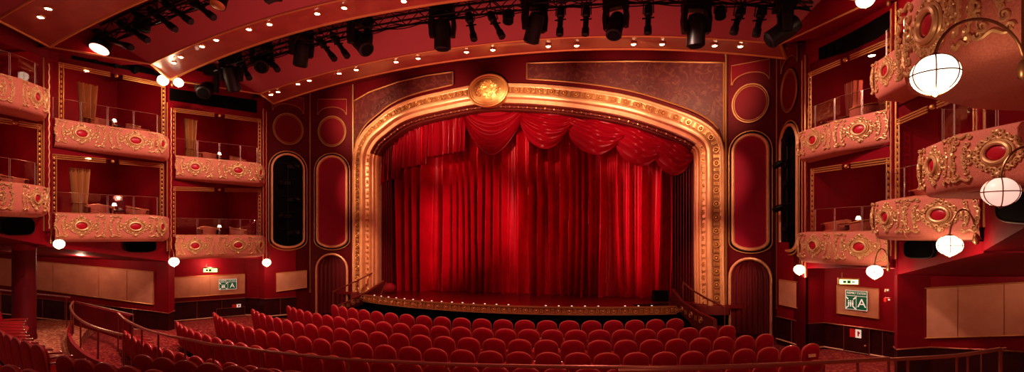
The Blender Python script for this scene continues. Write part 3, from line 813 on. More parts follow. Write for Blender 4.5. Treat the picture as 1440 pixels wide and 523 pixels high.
# tub chair and table used in the boxes
def make_chair():
    r = empty('tub_chair', (0, 0, 0), label='x', cat='chair')
    m = MB(); rows = []
    for (dr, z) in ((0, .32), (.02, .55), (.0, .60), (-.05, .60), (-.07, .54), (-.06, .38)):
        rw = []
        for i in range(21):
            a = math.radians(-35+250*i/20); top = 1-.28*abs(i-10)/10
            rw.append(((.31+dr)*math.cos(a+PI), (.29+dr)*math.sin(a+PI)*1.0, .32+(z-.32)*top*1.45))
        rows.append(rw)
    m.grid(rows); m.build('backrest', M['chair'], r)
    t = MB(); t.tube([(.33*math.cos(math.radians(-35+250*i/20)+PI), .31*math.sin(math.radians(-35+250*i/20)+PI), .32+.28*(1-.28*abs(i-10)/10)*1.45) for i in range(21)], .014, 6); t.build('back_rim', M['gold'], r)
    MB().lathe([(.2, .34), (.27, .36), (.28, .43), (.24, .47), (.05, .48)], n=20).build('seat', M['chair'], r)
    for sx in (-1, 1):
        for sy in (-1, 1): MB().tube([(sx*.17, sy*.17, .36), (sx*.2, sy*.2, 0)], [.022, .014], 6).build('leg', M['wood'], r)
    return r
CH0 = make_chair(); ch_used = [False]
def put_chair(loc, rz, label):
    o = CH0 if not ch_used[0] else copy_tree(CH0); ch_used[0] = True
    o.location = loc; o.rotation_euler = (0, 0, rz); tag(o, label, 'chair', 'tub chairs in the boxes')
def put_table(loc, label):
    r = empty('cocktail_table', loc, label=label, cat='table', group='small round tables in the boxes')
    MB().lathe([(.26, .54), (.27, .55), (.27, .57), (.25, .58)], n=24).build('table_top', M['wood'], r); MB().lathe([(.15, 0), (.15, .02), (.03, .06), (.025, .5), (.08, .54)], n=14).build('pedestal', M['goldd'], r)
    return r
def put_lamp(loc, label):
    r = empty('table_lamp', loc, label=label, cat='lamp', group='small table lamps in the boxes')
    MB().lathe([(.05, 0), (.05, .01), (.012, .03), (.012, .14)], n=10).build('base', M['gold'], r); MB().lathe([(.06, .12), (.035, .2)], n=14).build('lamp_shade', M['bulb2'], r)
def drape(p, q, z0, z1, label, m='drape'):
    e = empty('box_drape', (p[0], p[1], z0), label=label, cat='drape', group='tied drapes in the boxes')
    mb = MB(); rows = []
    P, Q = Vector((*p, 0)), Vector((*q, 0)); d = (Q-P); n = Vector((d.y, -d.x, 0)).normalized()
    for k in range(14):
        t = k/13; sq = .62+.38*abs(t-.35)**.8*1.4; sq = min(sq, 1)
        rows.append([tuple(P+d*(.5+(i/60-.5)*sq)+n*(.11*math.sin(i*.62+math.sin(i*.31)))+Vector((0, 0, lerp(z0, z1, t)))) for i in range(61)])
    mb.grid(rows); iv = Matrix.Translation(-e.location)
    mb.build('cloth', M[m], e, True, iv)
    MB().tube([tuple(P+d*(.5+.36*math.cos(a))+n*.09*math.sin(a)+Vector((0, 0, lerp(z0, z1, .35)))) for a in [2*PI*i/16 for i in range(16)]], .025, 6, True).build('tieback', M['goldd'], e, True, iv)

specs = []   # side, column, path, rads, (z tiers), wall, facets
PL = {0: ([(-8.85, 6.9), (-9.05, 8.5), (-9.4, 9.25), (-10.0, 9.55)], [0, .0, .22, 0]),
      1: ([(-9.95, 9.75), (-9.70, 10.85), (-9.18, 12.15), (-9.65, 12.75)], [0, .0, .22, 0]),
      2: ([(-9.62, 12.95), (-9.12, 13.9), (-8.38, 15.2), (-8.9, 15.95)], [0, .0, .22, 0])}
PR = {0: ([(9.25, 7.1), (8.8, 8.2), (8.87, 9.35), (9.75, 9.8)], [0, .0, .2, 0]),
      1: ([(9.92, 10.05), (9.22, 10.9), (9.1, 12.12), (9.65, 12.5)], [0, .0, .2, 0]),
      2: ([(9.62, 12.8), (8.86, 13.8), (8.35, 15.1), (8.6, 15.42)], [0, .0, .2, 0])}
tn = {0: 'lower', 1: 'upper'}
cn = {0: 'nearest camera', 1: 'middle one', 2: 'nearest stage'}
ZL = {0: (1.25, 3.68), 1: (.63, 3.10), 2: (.05, 2.58)}
ZR = {0: (1.32, None), 1: (.70, 3.42), 2: (.12, 2.67)}
def build_side(side, sgn, PP, ZZ, W):
    for c in (0, 1, 2):
        path, rad = PP[c]
        wall = (W[c], W[c+1])
        for t in (0, 1):
            if ZZ[c][t] is None: continue
            far = path[2]; pr2 = Vector(path[3])-Vector(path[1])
            nrm = Vector((pr2.y, -pr2.x))*sgn; ang = math.atan2(nrm.y, nrm.x)
            # ornament on the curl, turned toward the stage end
            v1 = (Vector(path[2])-Vector(path[1])).normalized(); v2 = (Vector(path[3])-Vector(path[2])).normalized()
            n1 = Vector((v1.y, -v1.x))*sgn; n2 = Vector((v2.y, -v2.x))*sgn; nm = (n1+n2).normalized()
            pt = Vector(path[2])-nm*.045; 
            balcony(side, sgn, path, rad, ZZ[c][t], wall, 'salmon plush box front with gilt scrollwork, %s tier, %s side, %s' % (tn[t], side, cn[c]), [0, 1], [((pt.x, pt.y), math.atan2(nm.y, nm.x))])
build_side('left', 1, PL, ZL, LP)
build_side('right', -1, PR, ZR, RP)
fp = [camXZ(5.3, 2.8), camXZ(4.3, 3.3), camXZ(3.74, 4.33), camXZ(3.95, 5.45), camXZ(5.2, 6.1)]
balcony('right', -1, fp, [0, .1, .1, .22, 0], 2.35, (camXZ(6.2, 3.0), camXZ(6.4, 6.1)), 'very large salmon plush box front with gilt scrollwork filling the top right corner', [1, 2], [], under=1.0, vs=1.22)
# rooms behind the boxes --------------------------------------------------
def room(side, W, PP, ZZ, s):
    back = [(p[0]-s*2.2, p[1]+(.5 if i == len(W)-1 else 0)) for i, p in enumerate(W)]
    mb = MB(); sl = MB()
    for i in range(3):
        vwall(mb, back[i], back[i+1], EYE+ZZ[i][0]-.75, 9.4)
    for i in range(4): vwall(mb, W[i], back[i], EYE+ZZ[min(i, 2)][0]-.7, 9.4)
    struct('wall_%s_box_rooms' % side, mb, M['wall'])
    hd = MB(); gt = MB()
    for c in range(3):
        for t in (0, 1):
            zt_ = ZZ[c][t]
            if zt_ is None: zt_ = ZZ[c][0]+2.5
            z = EYE+zt_-.44
            a, b = W[c], W[c+1]
            # slab and the bulkhead above the opening below
            sl.quad((*a, z), (*b, z), (*back[c+1], z), (*back[c], z)); sl.quad((*a, z-.22), (*b, z-.22), (*back[c+1], z-.22), (*back[c], z-.22))
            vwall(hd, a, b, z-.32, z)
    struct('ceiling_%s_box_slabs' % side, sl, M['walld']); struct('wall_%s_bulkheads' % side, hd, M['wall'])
room('left', LP, PL, ZL, 1); room('right', RP, PR, ZR, -1)

# pilasters + gilt frames around the openings ---------------------------------
def strip(p, q, w): return MB().tube([p, q], w, 4)
def pilaster(p, z0, z1, d, label):
    e = empty('gilt_pilaster', (p[0], p[1], z0), label=label, cat='pilaster')
    h = z1-z0
    MB().box((0, 0, h/2), (.10, .16, h), d).build('shaft', M['wall'], e, False)
    for o in (-.085, .085):
        R = Matrix.Rotation(d, 3, 'Z'); v = R@Vector((.0, o, 0)); MB().tube([(v.x, v.y, 0), (v.x, v.y, h)], .022, 6).build('gilt_edge', M['gold'], e)
    m = MB(); R = Matrix.Rotation(d, 3, 'Z')
    for k in range(int(h/.22)):
        pass
    for sx in (-1, 1): m.tube([R@Vector((sx*.055, .008*math.sin(q*PI/2), .06+q*.06)) for q in range(int((h-.1)/.06))], .016, 5)
    m.build('leaf_band', M['relief'], e)
for side, W, zt in (('left', LP, (8.3, 7.75, 7.35, 7.85)), ('right', RP, (8.3, 7.9, 7.9, 7.85))):
    for i, p in enumerate(W):
        s = 1 if side == 'left' else -1
        zb = EYE-.75+(3-i)*.6-.3
        pilaster((p[0]+s*.03, p[1]), zb, zt[i], 0, 'narrow gilt pilaster on the %s wall, %s' % (side, ('before the nearest boxes', 'behind the nearest boxes', 'between the middle boxes and those by the stage', 'at the stage end of the boxes')[i]))
def opening_frame(side, P, Q, tl, tr, zbot, label):
    """gilt frame: top rail through two px points, jambs down to zbot"""
    a, b = onP(*tl, P, Q), onP(*tr, P, Q); n = (b-a).cross(Vector((0, 0, 1))).normalized()
    if (n.x > 0) != (side == 'left'): n = -n
    e = empty('opening_frame', a, label=label, cat='gilt frame'); iv = Matrix.Translation(-a)
    def rail(p, q): 
        m = MB()
        for o in (0, .05, .1): m.tube([p+n*.03-Vector((0, 0, o)), q+n*.03-Vector((0, 0, o))], .017, 5)
        return m
    m1 = a+(b-a)*.44; m2 = a+(b-a)*.56
    rail(a, m1).build('gilt_rail', M['gold'], e, True, iv); rail(m2, b).build('gilt_rail', M['gold'], e, True, iv)
    MB().ell(a+(b-a)*.5+n*.03-Vector((0, 0, .05)), (.05, .05, .05), 10, 6).build('rosette', M['gold'], e, True, iv)
    d = (b-a).normalized()
    for p, sg in ((a, 1), (b, -1)):
        m = MB(); q = Vector((p.x, p.y, zbot))
        for o in (.0, .1): m.tube([p+n*.03+d*sg*o, q+n*.03+d*sg*o], .014, 5)
        for k in range(int((p.z-zbot)/.13)): m.ell(p+n*.03+d*sg*.05-Vector((0, 0, .1+k*.13)), (.02, .02, .05), 6, 4)
        m.build('jamb', M['gold'], e, True, iv)
    # header wall above the frame
    MB().quad(a, b, b+Vector((0, 0, .25)), a+Vector((0, 0, .25))).build('header', M['wall'], e, False, iv)
zz = lambda v: EYE+v
opening_frame('left', LP[1], LP[2], (82, 88), (231, 118), zz(3.0), 'gilt frame of the upper opening, left side, middle boxes')
opening_frame('left', LP[1], LP[2], (72, 217), (229, 231), zz(.6), 'gilt frame of the lower opening, left side, middle boxes')
opening_frame('left', LP[2], LP[3], (241, 152), (366, 168), zz(2.5), 'gilt frame of the upper opening, left side, by the stage')
opening_frame('left', LP[2], LP[3], (241, 263), (366, 266), zz(0), 'gilt frame of the lower opening, left side, by the stage')
opening_frame('left', LP[0], LP[1], (-20, 163), (57, 176), zz(1.2), 'gilt frame of the lower opening at the far left edge')
opening_frame('right', RP[3], RP[2], (1139, 103), (1254, 54), zz(2.6), 'gilt frame of the upper opening, right side, by the stage')
opening_frame('right', RP[3], RP[2], (1142, 238), (1254, 222), zz(.1), 'gilt frame of the lower opening, right side, by the stage')
opening_frame('right', RP[2], RP[1], (1263, 169), (1378, 118), zz(.6), 'gilt frame of the lower opening, right side, middle boxes')

# header wall, dark slots and side wall above the openings
def poly_on(P, Q, px, off=.0, side='left'):
    pts = [onP(x, y, P, Q) for x, y in px]
    d = Vector((Q[0]-P[0], Q[1]-P[1], 0)).normalized(); n = Vector((d.y, -d.x, 0))
    if (n.x > 0) != (side == 'left'): n = -n
    return [p+n*off for p in pts], n
def upper(side, W, segs):
    mb = MB()
    for P, Q, px in segs:
        pts, n = poly_on(P, Q, px, 0, side); mb.add(pts, [tuple(range(len(pts)))])
    struct('wall_%s_upper' % side, mb, M['wall'])
upper('left', LP, [(LP[1], LP[2], [(70, 84), (234, 117), (234, 20), (70, -60)]),
                   (LP[2], LP[3], [(236, 150), (371, 167), (371, 40), (236, 20)]),
                   (LP[0], LP[1], [(-60, 40), (68, 82), (68, -120), (-60, -140)])])
upper('right', RP, [(RP[3], RP[2], [(1135, 104), (1257, 53), (1257, -160), (1135, -60)]),
                    (RP[2], RP[1], [(1258, 52), (1390, -40), (1390, -250), (1258, -160)])])
def slot(side, P, Q, px, label):
    pts, n = poly_on(P, Q, px, .015, side); e = empty('lighting_slot', pts[0], label=label, cat='lighting slot'); iv = Matrix.Translation(-pts[0])
    MB().add(pts, [tuple(range(len(pts)))]).build('opening', M['black'], e, False, iv)
    for t in (.25, .5, .75):
        m = MB(); q = lerp(pts[0], pts[1], t)-Vector((0, 0, .2))+n*.04; m.box(q, (.12, .12, .16)); m.ell(q-Vector((0, 0, .06)), (.06, .06, .06), 8, 4)
        m.build('lamp_body', M['black'], e, True, iv)
slot('left', LP[2], LP[3], [(238, 124), (361, 141), (361, 159), (238, 141)], 'long black lighting slot above the upper left box by the stage')
slot('left', LP[1], LP[2], [(100, 62), (213, 97), (228, 108), (100, 83)], 'black lighting slot above the upper left middle box')
slot('right', RP[3], RP[2], [(1152, 68), (1193, 48), (1219, 34), (1253, 14), (1253, 42), (1232, 55), (1193, 73), (1152, 85)], 'long black lighting slot above the upper right box by the stage')

# bulkheads and soffits below the lower boxes, with black speaker openings
def bulk(side, P, Q, zt, zb, s):
    mb = MB(); mb.quad((*P, zb[0]), (*Q, zb[1]), (*Q, zt), (*P, zt))
    b = [(P[0]-s*6, P[1]), (Q[0]-s*6, Q[1])]
    mb.quad((*P, zb[0]), (*Q, zb[1]), (*b[1], zb[1]), (*b[0], zb[0])); return mb
for side, W, ZZ, s in (('left', LP, ZL, 1), ('right', RP, ZR, -1)):
    mb = MB()
    for c in range(3):
        z = EYE+ZZ[c][0]-.6; zb = ((.35, -.22), (-.25, -.78), (-.62, -.82))[c]
        m = bulk(side, W[c], W[c+1], z, (EYE+zb[0], EYE+zb[1]), s); mb.add(m.v, m.f)
    struct('ceiling_%s_soffit' % side, mb, M['wall'])
def speaker_hole(P, Q, cx, cy, wpx, hpx, side, label):
    c = onP(cx, cy, P, Q); a = onP(cx-wpx/2, cy, P, Q); b = onP(cx+wpx/2, cy, P, Q); Z = (c-Vector((CAM[0], 0, EYE))).dot(Vector((-ST, CT, 0)))
    w = (b-a).length; h = hpx/F*Z; d = (b-a).normalized(); n = Vector((d.y, -d.x, 0))
    if (n.x > 0) != (side == 'left'): n = -n
    e = empty('speaker_opening', c, label=label, cat='speaker'); iv = Matrix.Translation(-c)
    pts = []
    for i in range(28):
        a_ = 2*PI*i/28; ex = .55
        pts.append(c+n*.02+d*(w/2*math.copysign(abs(math.cos(a_))**ex, math.cos(a_)))+Vector((0, 0, h/2*math.copysign(abs(math.sin(a_))**ex, math.sin(a_)))))
    MB().prism(pts, n*.05).build('grille', M['pit'], e, False, iv)
    MB().tube([p+n*.05 for p in pts], .012, 5, True).build('rim', M['blackm'], e, True, iv)
speaker_hole(LP[0], LP[1], 22, 318, 48, 25, 'left', 'black oval speaker opening below the box at the far left edge')
speaker_hole(LP[1], LP[2], 196, 345, 44, 19, 'left', 'black oval speaker opening below the lower left middle box')
speaker_hole(RP[2], RP[1], 1297, 350, 42, 26, 'right', 'black oval speaker opening below the lower right middle box')
speaker_hole(RP[1], RP[0], 1440, 290, 66, 46, 'right', 'large black speaker opening below the box at the far right edge')

# furniture in the boxes
def inbox(P, Q, at, inn, z, s): p = lerp(Vector(P), Vector(Q), at); return (p.x-s*inn, p.y, z)
for side, W, ZZ, s in (('left', LP, ZL, 1), ('right', RP, ZR, -1)):
    for c in (0, 1, 2):
        for t in (0, 1):
            if ZZ[c][t] is None: continue
            z = EYE+ZZ[c][t]-.42
            for k, at in enumerate((.42, .78)):
                if c == 0 and side == 'right': continue
                x, y, zz_ = inbox(W[c], W[c+1], at, .18+.12*k, z, s)
                put_chair((x, y, zz_), (-PI/2 if side == 'left' else PI/2)+.5*(1 if k else -1), '%s tub chair with gilt rim, %s %s box, %s' % (('near', 'far')[k], tn[t], side, cn[c]))
            x, y, zz_ = inbox(W[c], W[c+1], .6, .45, z, s)
            tb = put_table((x, y, zz_), 'small round table between the tub chairs, %s %s box %s' % (tn[t], side, cn[c]))
            put_lamp((x, y, zz_+.585), 'tiny lit lamp on the table, %s %s box %s' % (tn[t], side, cn[c]))
for (side, P, Q, a, b, z0, z1, lab) in (
    ('left', LP[1], LP[2], .30, .46, 3.0-.2, 4.3, 'gold pleated drape in the upper left middle box'),
    ('left', LP[1], LP[2], .24, .40, .63-.2, 1.9, 'gold pleated drape in the lower left middle box'),
    ('left', LP[2], LP[3], .24, .36, 2.4, 3.9, 'gold pleated drape in the upper left box by the stage')):
    p = lerp(Vector(P), Vector(Q), a); q = lerp(Vector(P), Vector(Q), b)
    drape((p.x-.45, p.y), (q.x-.45, q.y), EYE+z0, EYE+z1, lab)
for P, Q, a, b, z0, z1, lab in ((RP[2], RP[3], .25, .4, 2.5, 3.7, 'pink drape in the upper right box by the stage, nearer one'), (RP[2], RP[3], .62, .74, 2.5, 3.7, 'pink drape in the upper right box by the stage, farther one')):
    p = lerp(Vector(P), Vector(Q), a); q = lerp(Vector(P), Vector(Q), b)
    drape((p.x+.5, p.y), (q.x+.5, q.y), EYE+z0, EYE+z1, lab, 'chair')

# ============================================================ GLOBE LAMPS
def globe(c, R, pole, label, on=True, armh=.35, lamp=True):
    """c centre, pole = plan point of the wall fixing"""
    e = empty('globe_lamp', (pole[0], pole[1], c[2]), label=label, cat='lamp'); iv = Matrix.Translation(-e.location)
    c = Vector(c); P = Vector((pole[0], pole[1], c.z))
    MB().ell(c, (R*1.03, R*1.03, R*.97), 28, 16).build('globe', M['white'] if on else M['whitedim'], e, True, iv)
    m = MB(); r = R*1.04; rz = R*.985
    for k in range(3):
        a0 = PI*k/3+.2; m.tube([c+Vector((r*math.cos(t)*math.cos(a0), r*math.cos(t)*math.sin(a0), rz*math.sin(t))) for t in [2*PI*i/32 for i in range(32)]], R*.036, 5, True)
    m.tube([c+Vector((r*math.cos(t), r*math.sin(t), 0)) for t in [2*PI*i/32 for i in range(32)]], R*.036, 5, True); m.build('rib', M['bronze'], e, True, iv)
    MB().lathe([(R*.35, 0), (R*.25, R*.12), (R*.1, R*.2)], c+Vector((0, 0, R*.88)), 12).build('cap', M['bronze'], e, True, iv)
    MB().lathe([(R*.06, -R*.2), (R*.2, -R*.05), (R*.25, 0)], c-Vector((0, 0, R*.9)), 12).build('finial', M['bronze'], e, True, iv)
    top = c+Vector((0, 0, R*1.05)); hp = Vector((pole[0], pole[1], c.z+R*1.2))
    pts = []
    for i in range(15):
        t = i/14; a = PI*t; q = lerp(top, hp, t*.5+.5*(1-math.cos(a))/2); pts.append(q+Vector((0, 0, armh*math.sin(a)**.8)))
    MB().tube(pts, R*.075, 7).build('arm', M['bronze'], e, True, iv)
    MB().tube([hp+Vector((0, 0, -.1)), hp+Vector((0, 0, armh+.35))], R*.09, 8).build('stem', M['bronze'], e, True, iv)
    MB().lathe([(R*.05, -R*.55), (R*.24, -R*.35), (R*.27, 0), (R*.2, R*.4), (R*.08, R*.55)], hp-Vector((0, 0, .1)), 12).build('pendant', M['bronze'], e, True, iv)
    return e
GL = [((83, 343), 13.0, 15, (-9.72, 9.5), 'lit globe lamp on bracket under the lower left middle box', 1, .3),
      ((244.5, 368), 15.8, 14.5, (-9.35, 12.5), 'lit globe lamp between the two lower left boxes nearer the stage', 1, .22),
      ((375, 369), 18.9, 12.5, (-8.5, 15.75), 'lit globe lamp at the stage end of the lower left boxes', 1, .2),
      ((229, 113), 16.0, 16, (-9.3, 12.4), 'lit globe lamp at the left ceiling edge, left one of the pair', 1, .12),
      ((251, 116), 15.9, 14, (-9.3, 12.55), 'lit globe lamp at the left ceiling edge, right one of the pair', 1, .12),
      ((1124, 379), 13.6, 16, (8.5, 15.45), 'small lit globe lamp at the stage end of the lower right boxes', 1, .15),
      ((1230, 382), 10.7, 22, (9.55, 12.62), 'lit globe lamp between the two lower right boxes nearer the stage', 1, .3),
      ((1335.5, 345), 8.36, 33, (9.9, 10.1), 'lit globe lamp in front of the lower right middle box', 1, .38),
      ((1407, 270), 5.7, 47, (9.2, 7.05), 'unlit white globe lamp before the right edge box', 0, .3),
      ((1217, -1), 10.5, 26, (9.55, 12.6), 'lit globe lamp cut by the top edge above the right boxes', 1, .3),
      ((1315, 105), 3.78, 63, camXZ(3.74, 3.9), 'largest lit globe lamp hanging before the top right box', 1, .26)]
glights = []
for (p, Z, d, pole, lab, on, ah) in GL:
    c = atZ(p[0], p[1], Z); R = d/2/F*Z/1.12
    globe(c, R, pole, lab, on, ah)
    if on: glights.append((c, R))

# ============================================================ CEILING
def hz(hx, edge, apex, pw):
    return lambda x: EYE+edge+(apex-edge)*(1-min(abs(x)/hx, 1.25)**pw)
HA = hz(8.2, 4.72, 5.60, 2.1); HB = hz(9.2, 4.75, 5.93, 2.3); HC = hz(9.5, 4.8, 6.05, 2.3)
def xr(h, n=60): return [-h+2*h*i/n for i in range(n+1)]
def hoop(name, zf, hx0, hx1, y0, y1, th, label):
    e = empty('ceiling_hoop', (0, (y0+y1)/2, EYE+5), label=label, cat='ceiling arch'); iv = Matrix.Translation(-e.location)
    A = [(x, y0, zf(x*9.99/9.99)) for x in xr(hx0)]; B = [(x, y1, zf(x)) for x in xr(hx1)]
    m = MB(); m.grid([[(p[0], p[1], p[2]+th) for p in A], A, [(lerp(a[0], b[0], .12), lerp(a[1], b[1], .12), lerp(a[2], b[2], .12)+.0) for a, b in zip(A, B)], [(lerp(a[0], b[0], .5), lerp(a[1], b[1], .5), lerp(a[2], b[2], .5)+.05) for a, b in zip(A, B)], [(lerp(a[0], b[0], .88), lerp(a[1], b[1], .88), lerp(a[2], b[2], .88)) for a, b in zip(A, B)], B, [(p[0], p[1], p[2]+th) for p in B]])
    m.build('soffit', M['hoop'], e, True, iv)
    MB().tube(A, .028, 6).build('gilt_edge', M['gold'], e, True, iv); MB().tube(B, .04, 6).build('gilt_edge', M['gold'], e, True, iv)
    MB().tube([A[0], B[0]], .035, 6).build('gilt_end', M['gold'], e, True, iv); MB().tube([A[-1], B[-1]], .035, 6).build('gilt_end', M['gold'], e, True, iv)
    return A, B
AA = hoop('a', HA, 7.9, 8.2, 14.6, 15.6, .7, 'shallow ceiling arch with downlights, the one just before the stage')
BB = hoop('b', HB, 8.75, 9.2, 11.4, 12.4, .8, 'second ceiling arch with downlights over the middle of the seats')
CC = hoop('c', HC, 9.2, 9.6, 8.1, 9.4, .8, 'nearest ceiling arch with downlights at the top left corner')
def bay(n, B, zoff, A, m='ceil'):
    mb = MB()
    up = [(p[0], p[1]+.0, p[2]+zoff) for p in B]
    mid = [(lerp(u[0], a[0], .55), lerp(u[1], a[1], .55), lerp(u[2], a[2], .45)) for u, a in zip(up, A)]
    mb.grid([up, mid, A]); struct('ceiling_bay_%s' % n, mb, M[m], True)
    # closing cheeks to the walls
    mb = MB()
    for k, s in ((0, -1), (-1, 1)):
        mb.grid([[B[k], (lerp(B[k][0], A[k][0], .5), lerp(B[k][1], A[k][1], .5), lerp(B[k][2], A[k][2], .5)), A[k]], [up[k], mid[k], A[k]]])
        mb.grid([[B[k], A[k]], [(B[k][0]+s*2.5, B[k][1], B[k][2]+.15), (A[k][0]+s*2.5, A[k][1], A[k][2]+.15)]])
    struct('ceiling_cheek_%s' % n, mb, M['wall'])
    mb = MB()
    for k in (0, -1): mb.tube([B[k], A[k]], .03, 6)
    struct('trim_ceiling_edge_%s' % n, mb, M['goldd'], True)
bay('front', BB[1], .95, AA[0]); bay('middle', CC[1], .95, BB[0])
D0 = [(x, 5.0, HC(x)+.5) for x in xr(9.2)]
bay('near', D0, .3, CC[0])
mb = MB(); mb.grid([[(p[0]*1.12, p[1], p[2]+.25) for p in AA[1]], [(p[0]*1.12, 18.2, p[2]+.75) for p in AA[1]]]); struct('ceiling_stage_side', mb, M['walld'], True)
mb = MB(); mb.grid([[(-13, 0, 10.2), (13, 0, 10.2)], [(-13, 18.5, 10.2), (13, 18.5, 10.2)]]); struct('ceiling_upper', mb, M['walld'])
# downlights
def downs(pts, e0, e1, zf, nm, big):
    for i, (px, py) in enumerate(pts):
        # meet the soffit surface: iterate on depth
        z = EYE+5.3
        for _ in range(8):
            p = onz(px, py, z); z = zf(p.x)-.005
        p = onz(px, py, z)
        e = empty('downlight', p, label='round recessed downlight in the %s, %s from the left' % (nm, ORD[i]), cat='downlight', group='downlights in the %s' % nm)
        MB().lathe([(.09, .03), (.09, -.006), (.065, -.012), (.06, .0)], n=18).build('trim_ring', M['gold'], e)
        MB().lathe([(.062, -.004), (.055, -.018), (.02, -.03)], n=16).build('lens', M['bulb'], e)
downs([(381, 133), (391, 129), (419, 118), (435, 113), (477, 103), (501, 98), (557, 87), (588, 82), (656, 73), (693, 70), (771, 65), (811, 64), (891, 62), (931, 62), (1005, 64), (1041, 65)], 14.6, 15.6, HA, 'ceiling arch before the stage', True)
downs([(228, 101), (244, 88), (254, 80), (284, 65), (304, 56), (350, 41), (379, 34), (446, 19), (484, 11), (568, 1.5)], 11.4, 12.4, HB, 'second ceiling arch', False)
downs([(57, 24), (68, 12)], 8, 9, HC, 'nearest ceiling arch', False)
# soffit downlights and header spots
for (px, py, z, lab) in ((1300, 365, None, 'first'), (1338, 361, None, 'second'), (1398, 352, None, 'third')):
    p = atZ(px, py-(13 if px < 1320 else 0), 9.3)
for P, Q, px, py, lab in ((LP[1], LP[2], 121, 100, 'upper left middle box'), (LP[1], LP[2], 124, 223, 'lower left middle box'), (RP[3], RP[2], 1226, 78, 'upper right box by the stage')):
    p = onP(px, py, P, Q); o = MB().lathe([(.07, 0), (.06, -.015), (.02, -.02)], n=14).build('ceiling_spot', M['bulb2']); o.location = p
    tag(o, 'small bright spot in the ceiling of the %s' % lab, 'spotlight')

# ============================================================ LIGHTING TRUSSES AND LANTERNS
def truss(zf, x0, x1, y, label, nm):
    e = empty('lighting_truss', ((x0+x1)/2, y, zf(0)), label=label, cat='truss'); iv = Matrix.Translation(-e.location)
    n = 46; X_ = [lerp(x0, x1, i/n) for i in range(n+1)]; w = .16
    ch = []
    for dy, dz in ((-w, w), (w, w), (-w, -w), (w, -w)):
        c = [(x, y+dy, zf(x)+dz) for x in X_]; ch.append(c); MB().tube(c, .028, 6).build('chord', M['blackm'], e, True, iv)
    m = MB()
    for i in range(n):
        for a, b in ((0, 1), (2, 3), (0, 2), (1, 3)):
            m.tube([ch[a][i], ch[b][i+1]] if i % 2 else [ch[b][i], ch[a][i+1]], .014, 4)
    m.build('lattice', M['blackm'], e, True, iv)
    c = MB(); random.seed(11)
    for i in range(3):
        c.tube([(x, y+.1*(i-1), zf(x)-.2-.06*abs(math.sin(x*3+i*2))) for x in [lerp(x0, x1, k/140) for k in range(141)]], .014, 4)
    c.build('cable', M['black'], e, True, iv)
TA = lambda x: EYE+5.28+.85*(1-(abs(x)/8.4)**2.2)
TB = lambda x: EYE+5.35+.95*(1-(abs(x)/8.9)**2.2)
truss(TA, -8.3, 8.3, 13.3, 'black curved lighting truss hung with lanterns before the stage', 'a')
truss(TB, -8.9, 8.9, 10.3, 'black curved lighting truss at the top left over the seats', 'b')
def profile(a, b, w, label, grp, Y):
    """profile spotlight whose barrel runs from px a (rear) to px b (lens)"""
    A, B = onY(*a, Y), onY(*b, Y-.1); d = (B-A); L = d.length; e = empty('profile_spotlight', A, label=label, cat='spotlight', group=grp); z = d.normalized()
    r = w
    MB().lathe([(r*.55, 0), (r*.95, L*.04), (r*1.05, L*.12), (r*1.05, L*.34), (r*.72, L*.38), (r*.72, L*.72), (r*.95, L*.76), (r*1.0, L*.98), (r*.8, L)], n=14, axis=z).build('barrel', M['blackm'], e)
    m = MB(); m.box(z*L*.45, (r*3.0, r*.3, r*.3)); m.build('shutter', M['blackm'], e)
    m = MB(); up = Vector((0, 0, 1))
    for s in (-1, 1): m.tube([z*L*.3+Vector((s*r*1.3, 0, 0)), Vector((s*r*1.2, 0, r*1.8))+z*L*.1], .014, 5)
    m.tube([Vector((-r*1.2, 0, r*1.8))+z*L*.1, Vector((r*1.2, 0, r*1.8))+z*L*.1], .014, 5); m.tube([Vector((0, 0, r*1.8))+z*L*.1, Vector((0, 0, r*1.8+.22))], .02, 5); m.build('yoke', M['blackm'], e)
def mover(c, hpx, tilt, pan, label, Y, lens=None):
    """moving head: base, U yoke, egg shaped head"""
    p = onY(*c, Y); Z = Y/ray(*c)[1]; h = hpx*1.12/F*Z
    e = empty('moving_head_light', p+Vector((0, 0, h*.5)), pan, label=label, cat='moving light', group='moving head lights on the trusses')
    w = h*.27
    MB().box((0, 0, -h*.08), (w*1.7, w*1.3, h*.16)).build('base', M['blackm'], e, False)
    m = MB()
    for s in (-1, 1):
        pts = [(s*w*.9, -w*.3, -h*.16), (s*w*1.0, -w*.32, -h*.4), (s*w*.92, -w*.28, -h*.64), (s*w*.92, w*.28, -h*.64), (s*w*1.0, w*.32, -h*.4), (s*w*.9, w*.3, -h*.16)]
        m.prism(pts, (-s*w*.3, 0, 0))
    m.box((0, 0, -h*.19), (w*1.9, w*.7, h*.07)); m.build('yoke', M['blackm'], e, False)
    R = Matrix.Rotation(tilt, 3, 'X'); ax = R@Vector((0, 0, -1))
    L = h*.62
    MB().lathe([(w*.25, -L*.42), (w*.5, -L*.38), (w*.62, -L*.2), (w*.64, 0), (w*.6, L*.25), (w*.62, L*.5), (w*.5, L*.54)], (0, 0, -h*.55), 18, ax).build('head', M['blackm'], e)
    MB().lathe([(w*.48, 0), (w*.42, .02)], Vector((0, 0, -h*.55))+ax*L*.535, 16, ax).build('lens', M['black'] if lens is None else lens, e)
